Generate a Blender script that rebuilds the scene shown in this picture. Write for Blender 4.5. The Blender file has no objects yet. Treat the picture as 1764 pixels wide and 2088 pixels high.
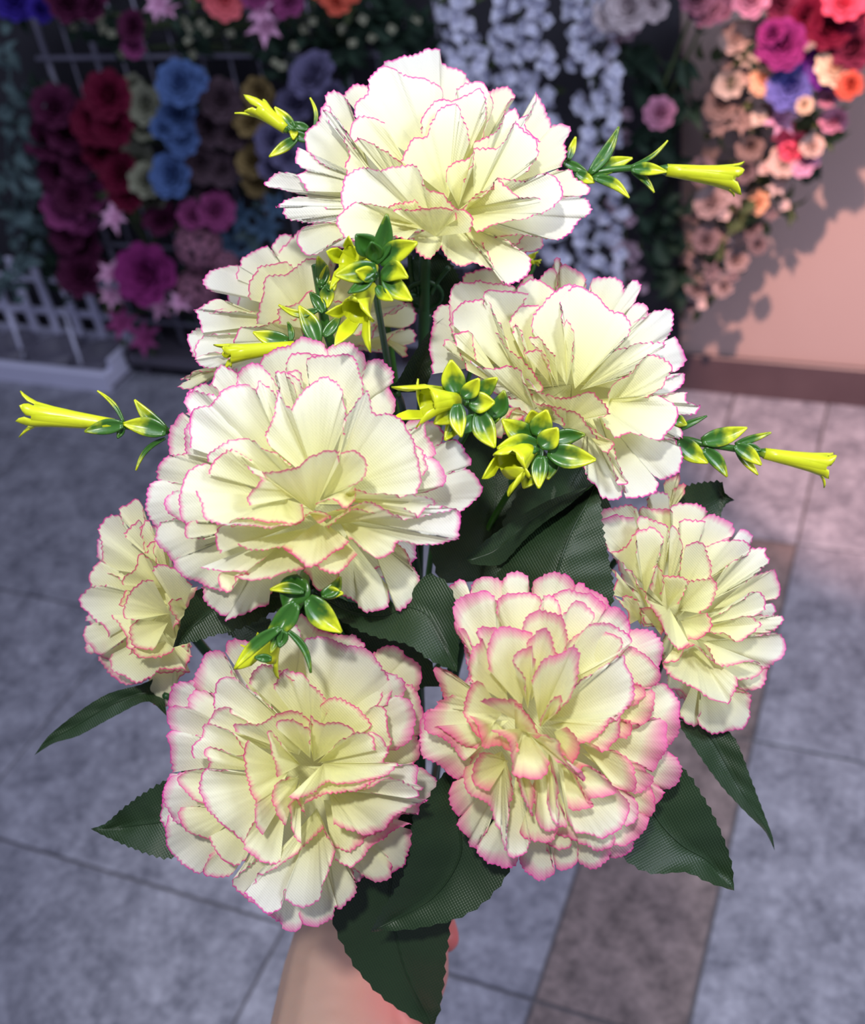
import bpy, math, random
import numpy as np
from mathutils import Vector, Matrix, Quaternion

random.seed(7)
rng = np.random.default_rng(11)
SC = bpy.context.scene
COL = SC.collection

# ------------------------------------------------------------------ camera
FPX, CX, CY, CAMH = 2334.0, 882.0, 1044.0, 1.35
def _n(v): return v / np.linalg.norm(v)
_Z = _n(np.array([-497.0, 2963.0, 2334.0]))
_Y = np.array([1218.0, 2044.0, -2334.0]); _Y = _n(_Y - _Z * _Y.dot(_Z))
_X = np.cross(_Y, _Z)
R = np.array([_X, _Y, _Z])                      # camera axes -> world axes
CAMP = np.array([0.0, 0.0, CAMH])
cam_d = bpy.data.cameras.new('camera'); cam = bpy.data.objects.new('camera', cam_d); COL.objects.link(cam)
M4 = Matrix([[*R[0], 0], [*R[1], 0], [*R[2], CAMH], [0, 0, 0, 1]])
cam.matrix_world = M4
cam_d.sensor_fit = 'VERTICAL'; cam_d.sensor_height = 36.0; cam_d.lens = FPX / 2088 * 36.0
cam_d.clip_start = 0.02; cam_d.clip_end = 50
cam_d.dof.use_dof = True; cam_d.dof.focus_distance = 0.385; cam_d.dof.aperture_fstop = 12.0
SC.camera = cam

# ------------------------------------------------------------------ world, light, exposure
SC.view_settings.view_transform = 'Standard'; SC.view_settings.look = 'None'
SC.view_settings.exposure = 0.0; SC.view_settings.gamma = 1.0
SC.view_settings.use_curve_mapping = False
w = bpy.data.worlds.new('world'); SC.world = w; w.use_nodes = True
w.node_tree.nodes['Background'].inputs[0].default_value = (0.66, 0.70, 1.0, 1)
w.node_tree.nodes['Background'].inputs[1].default_value = 0.29

def lamp(name, kind, loc, target, power, col, size=0.1, spot=None, blend=0.5):
    d = bpy.data.lights.new(name, kind); d.energy = power; d.color = col
    if kind == 'AREA': d.shape = 'DISK'; d.size = size
    else: d.shadow_soft_size = size
    if spot: d.spot_size = math.radians(spot); d.spot_blend = blend
    o = bpy.data.objects.new(name, d); COL.objects.link(o)
    o.location = loc
    o.rotation_euler = (Vector(target) - Vector(loc)).to_track_quat('-Z', 'Y').to_euler()
    return o
lamp('ceiling_spotlight', 'SPOT', (0.16, -0.50, 2.70), (-0.12, 0.27, 1.07), 105, (1.0, 0.985, 0.955), 0.06, 30, 0.6)
lamp('ceiling_panel_light', 'AREA', (-0.4, 0.35, 2.9), (-0.4, 0.5, 0), 14, (0.80, 0.86, 1.0), 0.9)
lamp('floor_fill_light', 'AREA', (-1.35, 0.8, 2.3), (-1.0, 0.9, 0.0), 3.5, (0.74, 0.81, 1.0), 0.6)  # unseen fill lamp, added to lift the left floor a little
lamp('floor_fill_light', 'AREA', (1.15, 0.55, 2.1), (0.1, 0.8, 0.0), 24, (0.78, 0.82, 1.0), 0.6)  # second added fill, unseen, brightens the right-hand floor
lamp('warm_display_spotlight', 'SPOT', (-0.22, 0.55, 2.5), (0.16, 2.02, 0.20), 430, (1.0, 0.56, 0.46), 0.03, 27, 0.4)

# ------------------------------------------------------------------ helpers
def P(px, py, d):
    px = np.asarray(px, float); py = np.asarray(py, float); d = np.asarray(d, float)
    px, py, d = np.broadcast_arrays(px, py, d)
    c = np.stack([(px - CX) / FPX * d, -(py - CY) / FPX * d, -d], -1)
    return c @ R.T + CAMP
def ray(px, py): return R @ np.array([(px - CX) / FPX, -(py - CY) / FPX, -1.0])
def W(px, py, y):
    d = ray(px, py); return CAMP + d * (y / d[1])
def s2l(c):
    return tuple((x / 12.92 if x <= 0.04045 else ((x + 0.055) / 1.055) ** 2.4) for x in [v / 255.0 for v in c]) + (1,)

def node(nt, t, **kw):
    n = nt.nodes.new(t)
    for k, v in kw.items(): setattr(n, k, v)
    return n
def new_mat(name, rough=0.6, col=(0.5, 0.5, 0.5, 1), spec=0.4):
    m = bpy.data.materials.new(name); m.use_nodes = True
    b = m.node_tree.nodes['Principled BSDF']
    b.inputs['Base Color'].default_value = col; b.inputs['Roughness'].default_value = rough
    b.inputs['Specular IOR Level'].default_value = spec
    return m, m.node_tree, b
def mixc(nt, fac, a, b):
    n = node(nt, 'ShaderNodeMix', data_type='RGBA')
    for s, v in ((0, fac), (6, a), (7, b)):
        if hasattr(v, 'default_value') or hasattr(v, 'links'): nt.links.new(v, n.inputs[s])
        else: n.inputs[s].default_value = v
    return n.outputs[2]
def mathn(nt, op, a, b=None, clamp=False):
    n = node(nt, 'ShaderNodeMath', operation=op, use_clamp=clamp)
    for i, v in enumerate((a, b)):
        if v is None: continue
        if isinstance(v, (int, float)): n.inputs[i].default_value = v
        else: nt.links.new(v, n.inputs[i])
    return n.outputs[0]
def attr(nt, name): return node(nt, 'ShaderNodeAttribute', attribute_name=name).outputs['Fac']
def noise(nt, scale, detail=3, vec=None, out='Fac', rough=0.5):
    n = node(nt, 'ShaderNodeTexNoise'); n.inputs['Scale'].default_value = scale
    n.inputs['Detail'].default_value = detail; n.inputs['Roughness'].default_value = rough
    if vec is None: vec = node(nt, 'ShaderNodeTexCoord').outputs['Object']
    nt.links.new(vec, n.inputs['Vector'])
    return n.outputs[out]
def bump(nt, bsdf, h, strength, dist):
    b = node(nt, 'ShaderNodeBump'); b.inputs['Strength'].default_value = strength; b.inputs['Distance'].default_value = dist
    nt.links.new(h, b.inputs['Height']); nt.links.new(b.outputs[0], bsdf.inputs['Normal']); return b
def weave(nt, scale, rot):
    uv = node(nt, 'ShaderNodeUVMap').outputs[0]
    mp = node(nt, 'ShaderNodeMapping'); mp.inputs['Rotation'].default_value = (0, 0, rot); nt.links.new(uv, mp.inputs[0])
    o = []
    for d in 'XY':
        wv = node(nt, 'ShaderNodeTexWave', bands_direction=d); wv.inputs['Scale'].default_value = scale
        wv.inputs['Distortion'].default_value = 0.4; nt.links.new(mp.outputs[0], wv.inputs[0]); o.append(wv.outputs['Fac'])
    return mathn(nt, 'ADD', o[0], mathn(nt, 'MULTIPLY', o[1], 0.5))

def mk(name, verts, faces, mat, parent=None, origin=None, attrs=None, uv=None, smooth=True):
    verts = np.asarray(verts, float)
    if origin is None: origin = verts.mean(0)
    origin = np.asarray(origin, float)
    me = bpy.data.meshes.new(name)
    me.from_pydata((verts - origin).tolist(), [], faces)
    if smooth: me.polygons.foreach_set('use_smooth', [True] * len(me.polygons))
    for k, v in (attrs or {}).items():
        a = me.attributes.new(k, 'FLOAT', 'POINT'); a.data.foreach_set('value', np.asarray(v, dtype=np.float32).ravel())
    if uv is not None:
        l = me.uv_layers.new(name='UVMap'); idx = np.empty(len(me.loops), dtype=np.int32)
        me.loops.foreach_get('vertex_index', idx); l.data.foreach_set('uv', np.asarray(uv, dtype=np.float32)[idx].ravel())
    if mat: me.materials.append(mat)
    o = bpy.data.objects.new(name, me); COL.objects.link(o)
    put(o, origin, parent)
    return o
WO = {}
def put(o, origin, parent=None):
    origin = np.asarray(origin, float); WO[o.name] = origin
    if parent is not None:
        o.parent = parent; o.location = origin - WO[parent.name]
    else: o.location = origin
def empty(name, loc, label, cat, group=None, parent=None):
    o = bpy.data.objects.new(name, None); o.empty_display_size = 0.02; COL.objects.link(o); put(o, loc, parent)
    tag(o, label, cat, group); return o
def tag(o, label=None, cat=None, group=None, kind=None):
    if label: o['label'] = label
    if cat: o['category'] = cat
    if group: o['group'] = group
    if kind: o['kind'] = kind
    return o
def grid_faces(nr, nc, close=False):
    f = []
    for i in range(nr - 1):
        for j in range(nc - (0 if close else 1)):
            k = (j + 1) % nc
            f.append((i * nc + j, i * nc + k, (i + 1) * nc + k, (i + 1) * nc + j))
    return f
def tube_mesh(pts, rad, seg=8):
    pts = [np.asarray(p, float) for p in pts]
    if np.isscalar(rad): rad = [rad] * len(pts)
    V = []; prev = None
    for i, p in enumerate(pts):
        t = _n(pts[min(i + 1, len(pts) - 1)] - pts[max(i - 1, 0)])
        a = prev if prev is not None else (np.array([0, 0, 1.0]) if abs(t[2]) < .9 else np.array([1.0, 0, 0]))
        a = _n(a - t * a.dot(t)); prev = a; b = np.cross(t, a)
        for k in range(seg):
            q = 2 * math.pi * k / seg; V.append(p + rad[i] * (a * math.cos(q) + b * math.sin(q)))
    F = grid_faces(len(pts), seg, True)
    F.append(tuple(range(seg))[::-1]); F.append(tuple((len(pts) - 1) * seg + k for k in range(seg)))
    return np.array(V), F
def bez(pts, n=12):
    pts = np.asarray(pts, float); out = []
    m = len(pts)
    for i in range(m - 1):
        p0, p1, p2, p3 = pts[max(i - 1, 0)], pts[i], pts[i + 1], pts[min(i + 2, m - 1)]
        for k in range(n):
            t = k / n
            out.append(0.5 * ((2 * p1) + (-p0 + p2) * t + (2 * p0 - 5 * p1 + 4 * p2 - p3) * t * t + (-p0 + 3 * p1 - 3 * p2 + p3) * t ** 3))
    out.append(pts[-1]); return np.array(out)
def box_mesh(x0, x1, y0, y1, z0, z1, bev=0.0):
    if bev <= 0:
        V = [(x, y, z) for z in (z0, z1) for x, y in ((x0, y0), (x1, y0), (x1, y1), (x0, y1))]
        return np.array(V), [(3, 2, 1, 0), (4, 5, 6, 7), (0, 1, 5, 4), (1, 2, 6, 5), (2, 3, 7, 6), (3, 0, 4, 7)]
    b = bev; V = []
    for z, i in ((z0, 0), (z1 - b, 0), (z1, b)):
        V += [(x0 + i, y0 + i, z), (x1 - i, y0 + i, z), (x1 - i, y1 - i, z), (x0 + i, y1 - i, z)]
    F = [(3, 2, 1, 0), (8, 9, 10, 11)]
    for l in (0, 4):
        for k in range(4): F.append((l + k, l + (k + 1) % 4, l + 4 + (k + 1) % 4, l + 4 + k))
    return np.array(V), F
def join(parts):
    V = []; F = []; n = 0
    for v, f in parts:
        V.append(np.asarray(v, float)); F += [tuple(i + n for i in q) for q in f]; n += len(v)
    return np.concatenate(V), F

# ------------------------------------------------------------------ materials
# carnation fabric: cream centre, white rim, pink dyed edge (measured along the fabric)
def petal_material(name, tint):
    m, nt, b = new_mat(name, 0.55, spec=0.25)
    tt, ed, pw = attr(nt, 'tt'), attr(nt, 'ed'), attr(nt, 'pw')
    mr = node(nt, 'ShaderNodeMapRange', interpolation_type='SMOOTHSTEP'); nt.links.new(tt, mr.inputs[0])
    mr.inputs[1].default_value = 0.05; mr.inputs[2].default_value = 0.95
    c = mixc(nt, mr.outputs[0], (0.88, 0.865, 0.42, 1), tint)
    nz = noise(nt, 160, 3)
    nz2 = noise(nt, 1100, 2)
    lo = noise(nt, 60, 1)
    wdt = mathn(nt, 'MULTIPLY', pw, mathn(nt, 'ADD', mathn(nt, 'MULTIPLY', mathn(nt, 'SUBTRACT', lo, 0.36, True), 4.2), 0.35))
    e2 = mathn(nt, 'ADD', ed, mathn(nt, 'MULTIPLY', mathn(nt, 'SUBTRACT', nz2, 0.5), 0.5))
    halo = mathn(nt, 'SUBTRACT', 1.0, mathn(nt, 'DIVIDE', e2, wdt), True)
    halo = mathn(nt, 'MULTIPLY', mathn(nt, 'POWER', halo, 1.15), 0.85)
    core = mathn(nt, 'SUBTRACT', 1.35, mathn(nt, 'DIVIDE', e2, 0.62), True)
    fac = mathn(nt, 'MAXIMUM', mathn(nt, 'MULTIPLY', core, mathn(nt, 'ADD', mathn(nt, 'MULTIPLY', nz, 0.6), 0.65)), halo, True)
    pink = mixc(nt, mr.outputs[0], (0.82, 0.06, 0.20, 1), (0.82, 0.055, 0.42, 1))
    c = mixc(nt, fac, c, pink)
    nt.links.new(c, b.inputs['Base Color'])
    b.inputs['Sheen Weight'].default_value = 0.1
    bp = bump(nt, b, weave(nt, 0.42, 0.75), 0.18, 0.0002)
    tr = node(nt, 'ShaderNodeBsdfTranslucent'); nt.links.new(c, tr.inputs[0]); nt.links.new(bp.outputs[0], tr.inputs['Normal'])
    mx = node(nt, 'ShaderNodeMixShader'); mx.inputs[0].default_value = 0.42
    nt.links.new(b.outputs[0], mx.inputs[1]); nt.links.new(tr.outputs[0], mx.inputs[2])
    nt.links.new(mx.outputs[0], nt.nodes['Material Output'].inputs[0])
    return m
M_PETAL = petal_material('cream_fabric_petal', (0.875, 0.875, 0.785, 1))

def leaf_material():
    m, nt, b = new_mat('dark_green_leaf_fabric', 0.45, spec=0.38)
    nz = noise(nt, 40, 4)
    c = mixc(nt, nz, (0.007, 0.021, 0.007, 1), (0.018, 0.040, 0.014, 1))
    w = weave(nt, 0.36, 0.5)
    c2 = mixc(nt, mathn(nt, 'MULTIPLY', w, 0.16), c, (0.045, 0.08, 0.038, 1))
    nt.links.new(c2, b.inputs['Base Color'])
    b.inputs['Anisotropic'].default_value = 0.3
    bump(nt, b, w, 0.3, 0.0003)
    return m
M_LEAF = leaf_material()
def sprig_material():
    m, nt, b = new_mat('green_to_yellow_plastic', 0.3, spec=0.5)
    tt = attr(nt, 'tt'); nz = noise(nt, 260, 2)
    f = mathn(nt, 'ADD', tt, mathn(nt, 'MULTIPLY', mathn(nt, 'SUBTRACT', nz, 0.5), 0.9))
    mr = node(nt, 'ShaderNodeMapRange', interpolation_type='SMOOTHSTEP'); nt.links.new(f, mr.inputs[0])
    mr.inputs[1].default_value = 0.25; mr.inputs[2].default_value = 0.85
    c = mixc(nt, mr.outputs[0], (0.035, 0.13, 0.014, 1), (0.60, 0.66, 0.015, 1))
    nt.links.new(c, b.inputs['Base Color']); b.inputs['Subsurface Weight'].default_value = 0.0
    bump(nt, b, nz, 0.15, 0.0005)
    return m
M_SPRIG = sprig_material()
M_STEM, _nt, _b = new_mat('green_plastic_stem', 0.4, (0.012, 0.05, 0.016, 1)); _nt.links.new(mixc(_nt, noise(_nt, 90, 3), (0.008, 0.032, 0.012, 1), (0.02, 0.08, 0.02, 1)), _b.inputs['Base Color'])
# ------------------------------------------------------------------ floor, wall
WY = 2.055
def stone(name, a, b_, scale=9, blot=0.5, rough=0.42):
    m, nt, b = new_mat(name, rough, spec=0.35)
    tc = node(nt, 'ShaderNodeTexCoord').outputs['Object']
    gi = node(nt, 'ShaderNodeObjectInfo').outputs['Random']
    n1 = noise(nt, scale, 6, tc, rough=0.65); n2 = noise(nt, scale * 5, 4, tc, rough=0.7)
    f = mathn(nt, 'ADD', mathn(nt, 'MULTIPLY', n1, 1 - blot * 0.5), mathn(nt, 'MULTIPLY', n2, blot * 0.6))
    mr = node(nt, 'ShaderNodeMapRange'); nt.links.new(f, mr.inputs[0]); mr.inputs[1].default_value = 0.40; mr.inputs[2].default_value = 0.70
    c = mixc(nt, mr.outputs[0], a, b_)
    c = mixc(nt, mathn(nt, 'MULTIPLY', gi, 0.16), c, a)
    nt.links.new(c, b.inputs['Base Color']); bump(nt, b, n2, 0.08, 0.001)
    return m
M_TILE = stone('grey_stone_tile', (0.12, 0.125, 0.16, 1), (0.44, 0.445, 0.52, 1), 14, 0.75)
M_BAND = stone('brown_granite_band', (0.10, 0.08, 0.08, 1), (0.38, 0.30, 0.29, 1), 22, 0.6)
M_GROUT, _, _ = new_mat('dark_grout', 0.8, (0.12, 0.115, 0.13, 1))
v, f = box_mesh(-3.6, 1.6, -0.8, WY, -0.06, -0.004)
floor = mk('floor', v, f, M_GROUT, origin=(0, 0, 0), smooth=False); tag(floor, kind='structure')
xs = [-3.12, -2.74, -2.365, -1.80, -1.235, -0.67, -0.32, -0.135, 0.335, 0.81, 1.28]
ys = [-0.76, -0.285, 0.19, 0.665, 1.141, 1.595, WY]
tile_cache = {}
for i in range(len(xs) - 1):
    for j in range(len(ys) - 1):
        a, b2, c, d = xs[i], xs[i + 1], ys[j], ys[j + 1]
        g = 0.0022
        key = (round(b2 - a, 4), round(d - c, 4), i == 6 and j < 5)
        if i == 6 and j < 5: mat, nm = M_BAND, 'band_tile'
        else: mat, nm = M_TILE, 'floor_tile'
        ww, hh = (b2 - a) / 2 - g, (d - c) / 2 - g
        v, f = box_mesh(-ww, ww, -hh, hh, -0.01, 0.0, 0.0012)
        if key in tile_cache:
            o = tile_cache[key].copy(); COL.objects.link(o)
        else:
            o = mk(nm, v, f, mat, floor, origin=(0, 0, 0), smooth=False); tile_cache[key] = o
        o.parent = floor; o.location = ((a + b2) / 2, (c + d) / 2, 0.0005 * ((i * 7 + j * 3) % 3))

M_WALL, nt, b = new_mat('pinkish_plaster', 0.75); nt.links.new(mixc(nt, noise(nt, 2.5, 4), (0.50, 0.37, 0.34, 1), (0.58, 0.44, 0.41, 1)), b.inputs['Base Color'])
v, f = box_mesh(-3.6, 1.6, WY, WY + 0.12, 0.0, 2.4); tag(mk('wall_back', v, f, M_WALL, origin=(0, WY, 0), smooth=False), kind='structure')
M_BASE, nt, b = new_mat('dark_stone_skirting', 0.4); nt.links.new(mixc(nt, noise(nt, 14, 4), (0.085, 0.055, 0.065, 1), (0.13, 0.09, 0.10, 1)), b.inputs['Base Color'])
v, f = box_mesh(-3.6, 1.6, WY - 0.014, WY, 0.0, 0.086, 0.003); tag(mk('baseboard_back', v, f, M_BASE, origin=(0, WY, 0), smooth=False), kind='structure')

# ------------------------------------------------------------------ background flowers
def cmat(name, rgb, rough=0.75, var=0.25, scale=25):
    m, nt, b = new_mat(name, rough, spec=0.2); c = s2l(rgb)
    lo = tuple(x * (1 - var) for x in c[:3]) + (1,); hi = tuple(min(1, x * (1 + var * 0.6)) for x in c[:3]) + (1,)
    nt.links.new(mixc(nt, noise(nt, scale, 3), lo, hi), b.inputs['Base Color']); return m
def petal_patch(w, l, cup, roll, n=5, pt=0.0):
    V = []
    for i in range(n):
        t = i / (n - 1)
        wd = w * math.sin(math.pi * min(1, (0.16 + t * 0.70))) if pt == 0 else w * math.sin(math.pi * (0.08 + 0.92 * t) ** 0.8) + 0.002
        for j in range(n):
            u = j / (n - 1) * 2 - 1
            V.append((u * wd, t * l - 0.08 * l * u * u * t, cup * t * t * l + 0.35 * wd * u * u - roll * max(0, t - 0.75) ** 2 * l * 8))
    return np.array(V), grid_faces(n, n)
def rotz(V, a): c, s = math.cos(a), math.sin(a); return V @ np.array([[c, s, 0], [-s, c, 0], [0, 0, 1]])
def rotx(V, a): c, s = math.cos(a), math.sin(a); return V @ np.array([[1, 0, 0], [0, c, s], [0, -s, c]])
def rose_mesh(seed, layers=6):
    r_ = random.Random(seed); parts = []
    for k in range(layers):
        q = k / (layers - 1); m = 4 + k
        for i in range(m):
            v, f = petal_patch(0.34 + 0.24 * q, 0.50 + 0.46 * q, 0.30, 0.2 + 0.35 * q)
            v = rotx(v, math.radians(86 - 62 * q + r_.uniform(-6, 6))); v[:, 1] += 0.06 + 0.22 * q; v[:, 2] += 0.0 - 0.10 * q
            v = rotz(v, 2 * math.pi * (i + 0.5 * (k % 2)) / m + r_.uniform(-.15, .15)); parts.append((v, f))
    cp = [(0.02, .42), (.12, .40), (.2, .3), (.24, .1), (.22, -.1)]
    parts.append((np.array([(a * math.cos(t * .7854), a * math.sin(t * .7854), z) for a, z in cp for t in range(8)]), grid_faces(5, 8, True)))
    return join(parts)
def lily_mesh(seed):
    r_ = random.Random(seed); parts = []
    for i in range(6):
        v, f = petal_patch(0.26, 1.0, -0.1, 0.5, 5, 1); v = rotx(v, math.radians(40 if i % 2 else 28)); parts.append((rotz(v, i * math.pi / 3 + r_.uniform(-.1, .1)), f))
    for i in range(5):
        a = i * 1.257; v, f = tube_mesh([(0, 0, 0), (0.12 * math.cos(a), 0.12 * math.sin(a), 0.45)], 0.025, 4); parts.append((v, f))
    return join(parts)
def floret_mesh(seed):
    r_ = random.Random(seed); parts = []
    for i in range(4):
        v, f = petal_patch(0.48, 0.85, 0.1, 0.3, 4); v = rotx(v, math.radians(r_.uniform(5, 40))); parts.append((rotz(v, i * math.pi / 2 + r_.uniform(-.3, .3)), f))
    v, f = petal_patch(0.3, 0.5, 0.2, 0.3, 4); parts.append((rotx(v, 1.1), f))
    return join(parts)
def hydrangea_mesh(seed):
    r_ = random.Random(seed); parts = []
    for i in range(46):
        z = 1 - (i + .5) / 46 * 1.25; a = i * 2.39996; rr = math.sqrt(max(0, 1 - z * z)); n = np.array([rr * math.cos(a), rr * math.sin(a), z])
        q = Vector((0, 0, 1)).rotation_difference(Vector(n)).to_matrix(); q = np.array(q)
        for k in range(4):
            v, f = petal_patch(0.14, 0.24, 0.1, 0.2, 3); v = rotz(rotx(v, 0.35), k * math.pi / 2 + i); v = v @ q.T + n * 0.82; parts.append((v, f))
    return join(parts)
def leaf_mesh(seed, wd=0.28):
    v, f = petal_patch(wd, 1.0, 0.0, 0.3, 6, 1); v[:, 2] += 0.5 * np.abs(v[:, 0]) - 0.2 * v[:, 1] ** 2; return v, f
MESH = {}
def base_mesh(kind, variant):
    k = (kind, variant)
    if k not in MESH:
        v, f = dict(rose=rose_mesh, lily=lily_mesh, floret=floret_mesh, hydrangea=hydrangea_mesh, leaf=leaf_mesh)[kind](variant * 17 + 3)
        me = bpy.data.meshes.new(kind); me.from_pydata(v.tolist(), [], f); me.polygons.foreach_set('use_smooth', [True] * len(me.polygons)); me.materials.append(None); MESH[k] = me
    return MESH[k]
def head(kind, name, loc, r, mat, parent, face=None, jit=0.35, R_=random):
    me = base_mesh(kind, R_.randrange(3)); o = bpy.data.objects.new(name, me); COL.objects.link(o)
    put(o, loc, parent)
    o.material_slots[0].link = 'OBJECT'; o.material_slots[0].material = mat
    d = Vector(face) if face is not None else Vector((0.1, -0.85, 0.45))
    d = d.normalized() + Vector((R_.uniform(-jit, jit), R_.uniform(-jit, jit), R_.uniform(-jit, jit)))
    q = d.to_track_quat('Z', 'Y') @ Quaternion((0, 0, 1), R_.uniform(0, 6.28))
    o.rotation_mode = 'QUATERNION'; o.rotation_quaternion = q; o.scale = (r, r, r * R_.uniform(.85, 1.1)); return o
def pxr(px, y): return None
def wdist(p): return float(-( (np.asarray(p) - CAMP) @ R)[2])
def rad(px, p): return px / FPX * wdist(p)

M_BL = cmat('dark_foliage', (44, 66, 52), 0.6, 0.5); M_BL2 = cmat('olive_foliage', (80, 94, 62), 0.6, 0.4); M_BL3 = cmat('blue_green_foliage', (92, 114, 116), 0.5, 0.4)
M_WIRE, _, _ = new_mat('white_coated_wire', 0.4, s2l((150, 148, 168)))
M_SHADE_PANEL, nt, b = new_mat('painted_shade_panel', 0.7); nt.links.new(mixc(nt, noise(nt, 5, 4), (0.020, 0.020, 0.026, 1), (0.045, 0.043, 0.055, 1)), b.inputs['Base Color'])  # grey panel painted near-black to stand in for shade behind the flowers
bx1 = W(1392, 560, WY)[0]
v, f = box_mesh(-3.5, bx1, WY - 0.03, WY - 0.016, 0.03, 1.25, 0.003)
tag(mk('shade_panel', v, f, M_SHADE_PANEL, origin=(-1.5, WY - 0.02, 0.03), smooth=False), 'long dark grey backing panel, its near-black colour standing in for shade behind the hanging artificial flowers', 'board')

def bunch(name, label, cat, group, spots, mats, y, leafm=None, nleaf=10, leaf_px=36, kind='rose', hang=None, leafw=1.0, part=None, deep=0.05):
    """spots: (px, py, radius_px[, material index[, kind]])"""
    R_ = random.Random(name + str(spots[0]))
    top = W(spots[0][0] + (hang or 0), spots[0][1] - spots[0][2] * 1.2, y + 0.05)
    e = empty(name, top, label, cat, group)
    pts = [W(s[0], s[1], y + 0.03) for s in spots]
    order = sorted(range(len(pts)), key=lambda i: -pts[i][2])
    path = [top] + [pts[i] + np.array([0, 0.035, 0]) for i in order]
    if len(path) > 1:
        v, f = tube_mesh(bez(path, 4), 0.003, 5); mk('stem', v, f, M_BL2, e, origin=top)
    for s in spots:
        p = W(s[0], s[1], y + R_.uniform(-0.02, 0.02)); m = mats[s[3] if len(s) > 3 else 0]; k = s[4] if len(s) > 4 else kind
        head(k, dict(rose='rose', lily='lily', hydrangea='hydrangea', floret='blossom').get(k, k), p, rad(s[2], p) * 1.0, m, e, R_=R_, face=(-0.25 * (p[0] + 1) + .25, -0.8, 0.55))
    for i in range(nleaf):
        s = R_.choice(spots); a = R_.uniform(0, 6.28); q = R_.uniform(0.5, 1.25)
        p = W(s[0] + math.cos(a) * s[2] * q, s[1] + math.sin(a) * s[2] * q, y + R_.uniform(0.02, deep))
        head('leaf', 'leaf', p, rad(leaf_px * R_.uniform(.7, 1.3), p), leafm or M_BL, e, face=(R_.uniform(-1, 1), -0.9, R_.uniform(-.5, .9)), jit=.5, R_=R_)
    return e
C = lambda *rgb: cmat('cloth_%d_%d_%d' % rgb, rgb)
plum, red, sage, blue, brown, tan = C(84, 26, 62), C(104, 12, 48), C(150, 152, 130), C(84, 112, 166), C(84, 66, 76), C(140, 120, 78)
lav, magenta, lpink, dusty, mauve, steel = C(108, 104, 140), C(142, 44, 116), C(226, 170, 206), C(150, 100, 122), C(150, 66, 122), C(72, 98, 124)
coral, indigo, violet, cream, white, peach = C(232, 110, 120), C(58, 40, 150), C(120, 50, 160), C(216, 188, 178), C(222, 224, 246), C(238, 186, 150)
blueR, rosep, burg, orange, ivory, blush = C(110, 112, 190), C(232, 90, 120), C(112, 14, 48), C(220, 100, 80), C(236, 208, 180), C(206, 140, 170)
g = 'rose bunches on the wire rack'
bunch('rose_bunch', 'dark plum artificial rose bunch, leftmost on the rack', 'artificial flowers', g, [(112, 220, 42), (95, 290, 40), (140, 270, 44), (120, 350, 40), (150, 400, 36), (160, 330, 34)], [plum], 1.90, nleaf=12)
bunch('rose_bunch', 'crimson red artificial rose bunch between plum and sage bunches', 'artificial flowers', g, [(222, 195, 46), (195, 250, 44), (232, 255, 40), (215, 310, 40), (248, 355, 40), (262, 395, 36), (205, 285, 34)], [red], 1.90, nleaf=10)
bunch('rose_bunch', 'pale sage green artificial rose bunch beside the blue roses', 'artificial flowers', g, [(300, 215, 38), (296, 255, 42), (255, 262, 28), (285, 330, 38), (300, 370, 34), (318, 405, 30), (275, 180, 26)], [sage], 1.91, M_BL2, 12)
bunch('rose_bunch', 'blue artificial rose bunch hanging on the rack', 'artificial flowers', g, [(368, 172, 44), (365, 235, 38), (335, 262, 26), (372, 285, 32), (352, 358, 42), (398, 165, 26)], [blue], 1.88, nleaf=8)
bunch('rose_bunch', 'brown-grey artificial rose bunch right of the blue one', 'artificial flowers', g, [(452, 205, 40), (425, 262, 36), (472, 275, 34), (412, 335, 36), (450, 345, 34), (430, 400, 32)], [brown], 1.92, nleaf=14)
bunch('rose_bunch', 'small tan artificial rose bunch behind the left yellow trumpet', 'artificial flowers', g, [(530, 190, 32), (512, 250, 32), (520, 330, 34), (525, 370, 28)], [tan], 1.93, M_BL2, 12)
bunch('rose_bunch', 'grey lavender artificial rose bunch left of the top carnation', 'artificial flowers', g, [(640, 158, 46), (605, 215, 38), (675, 205, 34), (560, 290, 36), (590, 320, 34), (560, 345, 30)], [lav], 1.90, nleaf=12)
g = 'mixed bouquets low on the rack'
bunch('mixed_bouquet', 'low bouquet with a magenta ranunculus and pale pink lilies', 'artificial flowers', g, [(300, 560, 58), (228, 560, 34, 1, 'lily'), (228, 605, 30, 1, 'lily'), (240, 445, 40, 1, 'lily'), (330, 625, 34, 1, 'lily'), (250, 660, 40, 2, 'lily'), (300, 690, 42, 2, 'lily'), (370, 615, 30, 1, 'lily')], [magenta, lpink, mauve], 1.86, M_BL2, 16, 44)
bunch('mixed_bouquet', 'mauve and dark plum bouquet left of the magenta ranunculus', 'artificial flowers', g, [(130, 425, 40), (165, 440, 36), (165, 500, 44, 1), (170, 560, 46, 1), (140, 480, 34, 1), (200, 400, 30), (330, 450, 34, 1)], [mauve, plum], 1.92, M_BL2, 14, 40)
bunch('mixed_bouquet', 'dusty pink hydrangea bouquet beside the blue grey flowers', 'artificial flowers', g, [(405, 500, 52, 0, 'hydrangea'), (400, 590, 46, 0, 'hydrangea'), (440, 430, 36, 1), (395, 440, 30, 1), (460, 540, 30, 0, 'hydrangea')], [dusty, mauve], 1.90, M_BL, 12)
bunch('mixed_bouquet', 'blue grey lily bouquet just left of the top carnation', 'artificial flowers', g, [(490, 440, 42, 0, 'lily'), (540, 470, 42, 0, 'lily'), (475, 500, 42, 0, 'lily'), (560, 420, 36, 0, 'lily'), (520, 520, 36, 0, 'lily')], [steel], 1.93, M_BL3, 14, 44)
g = 'flower bunches along the top edge'
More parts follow.
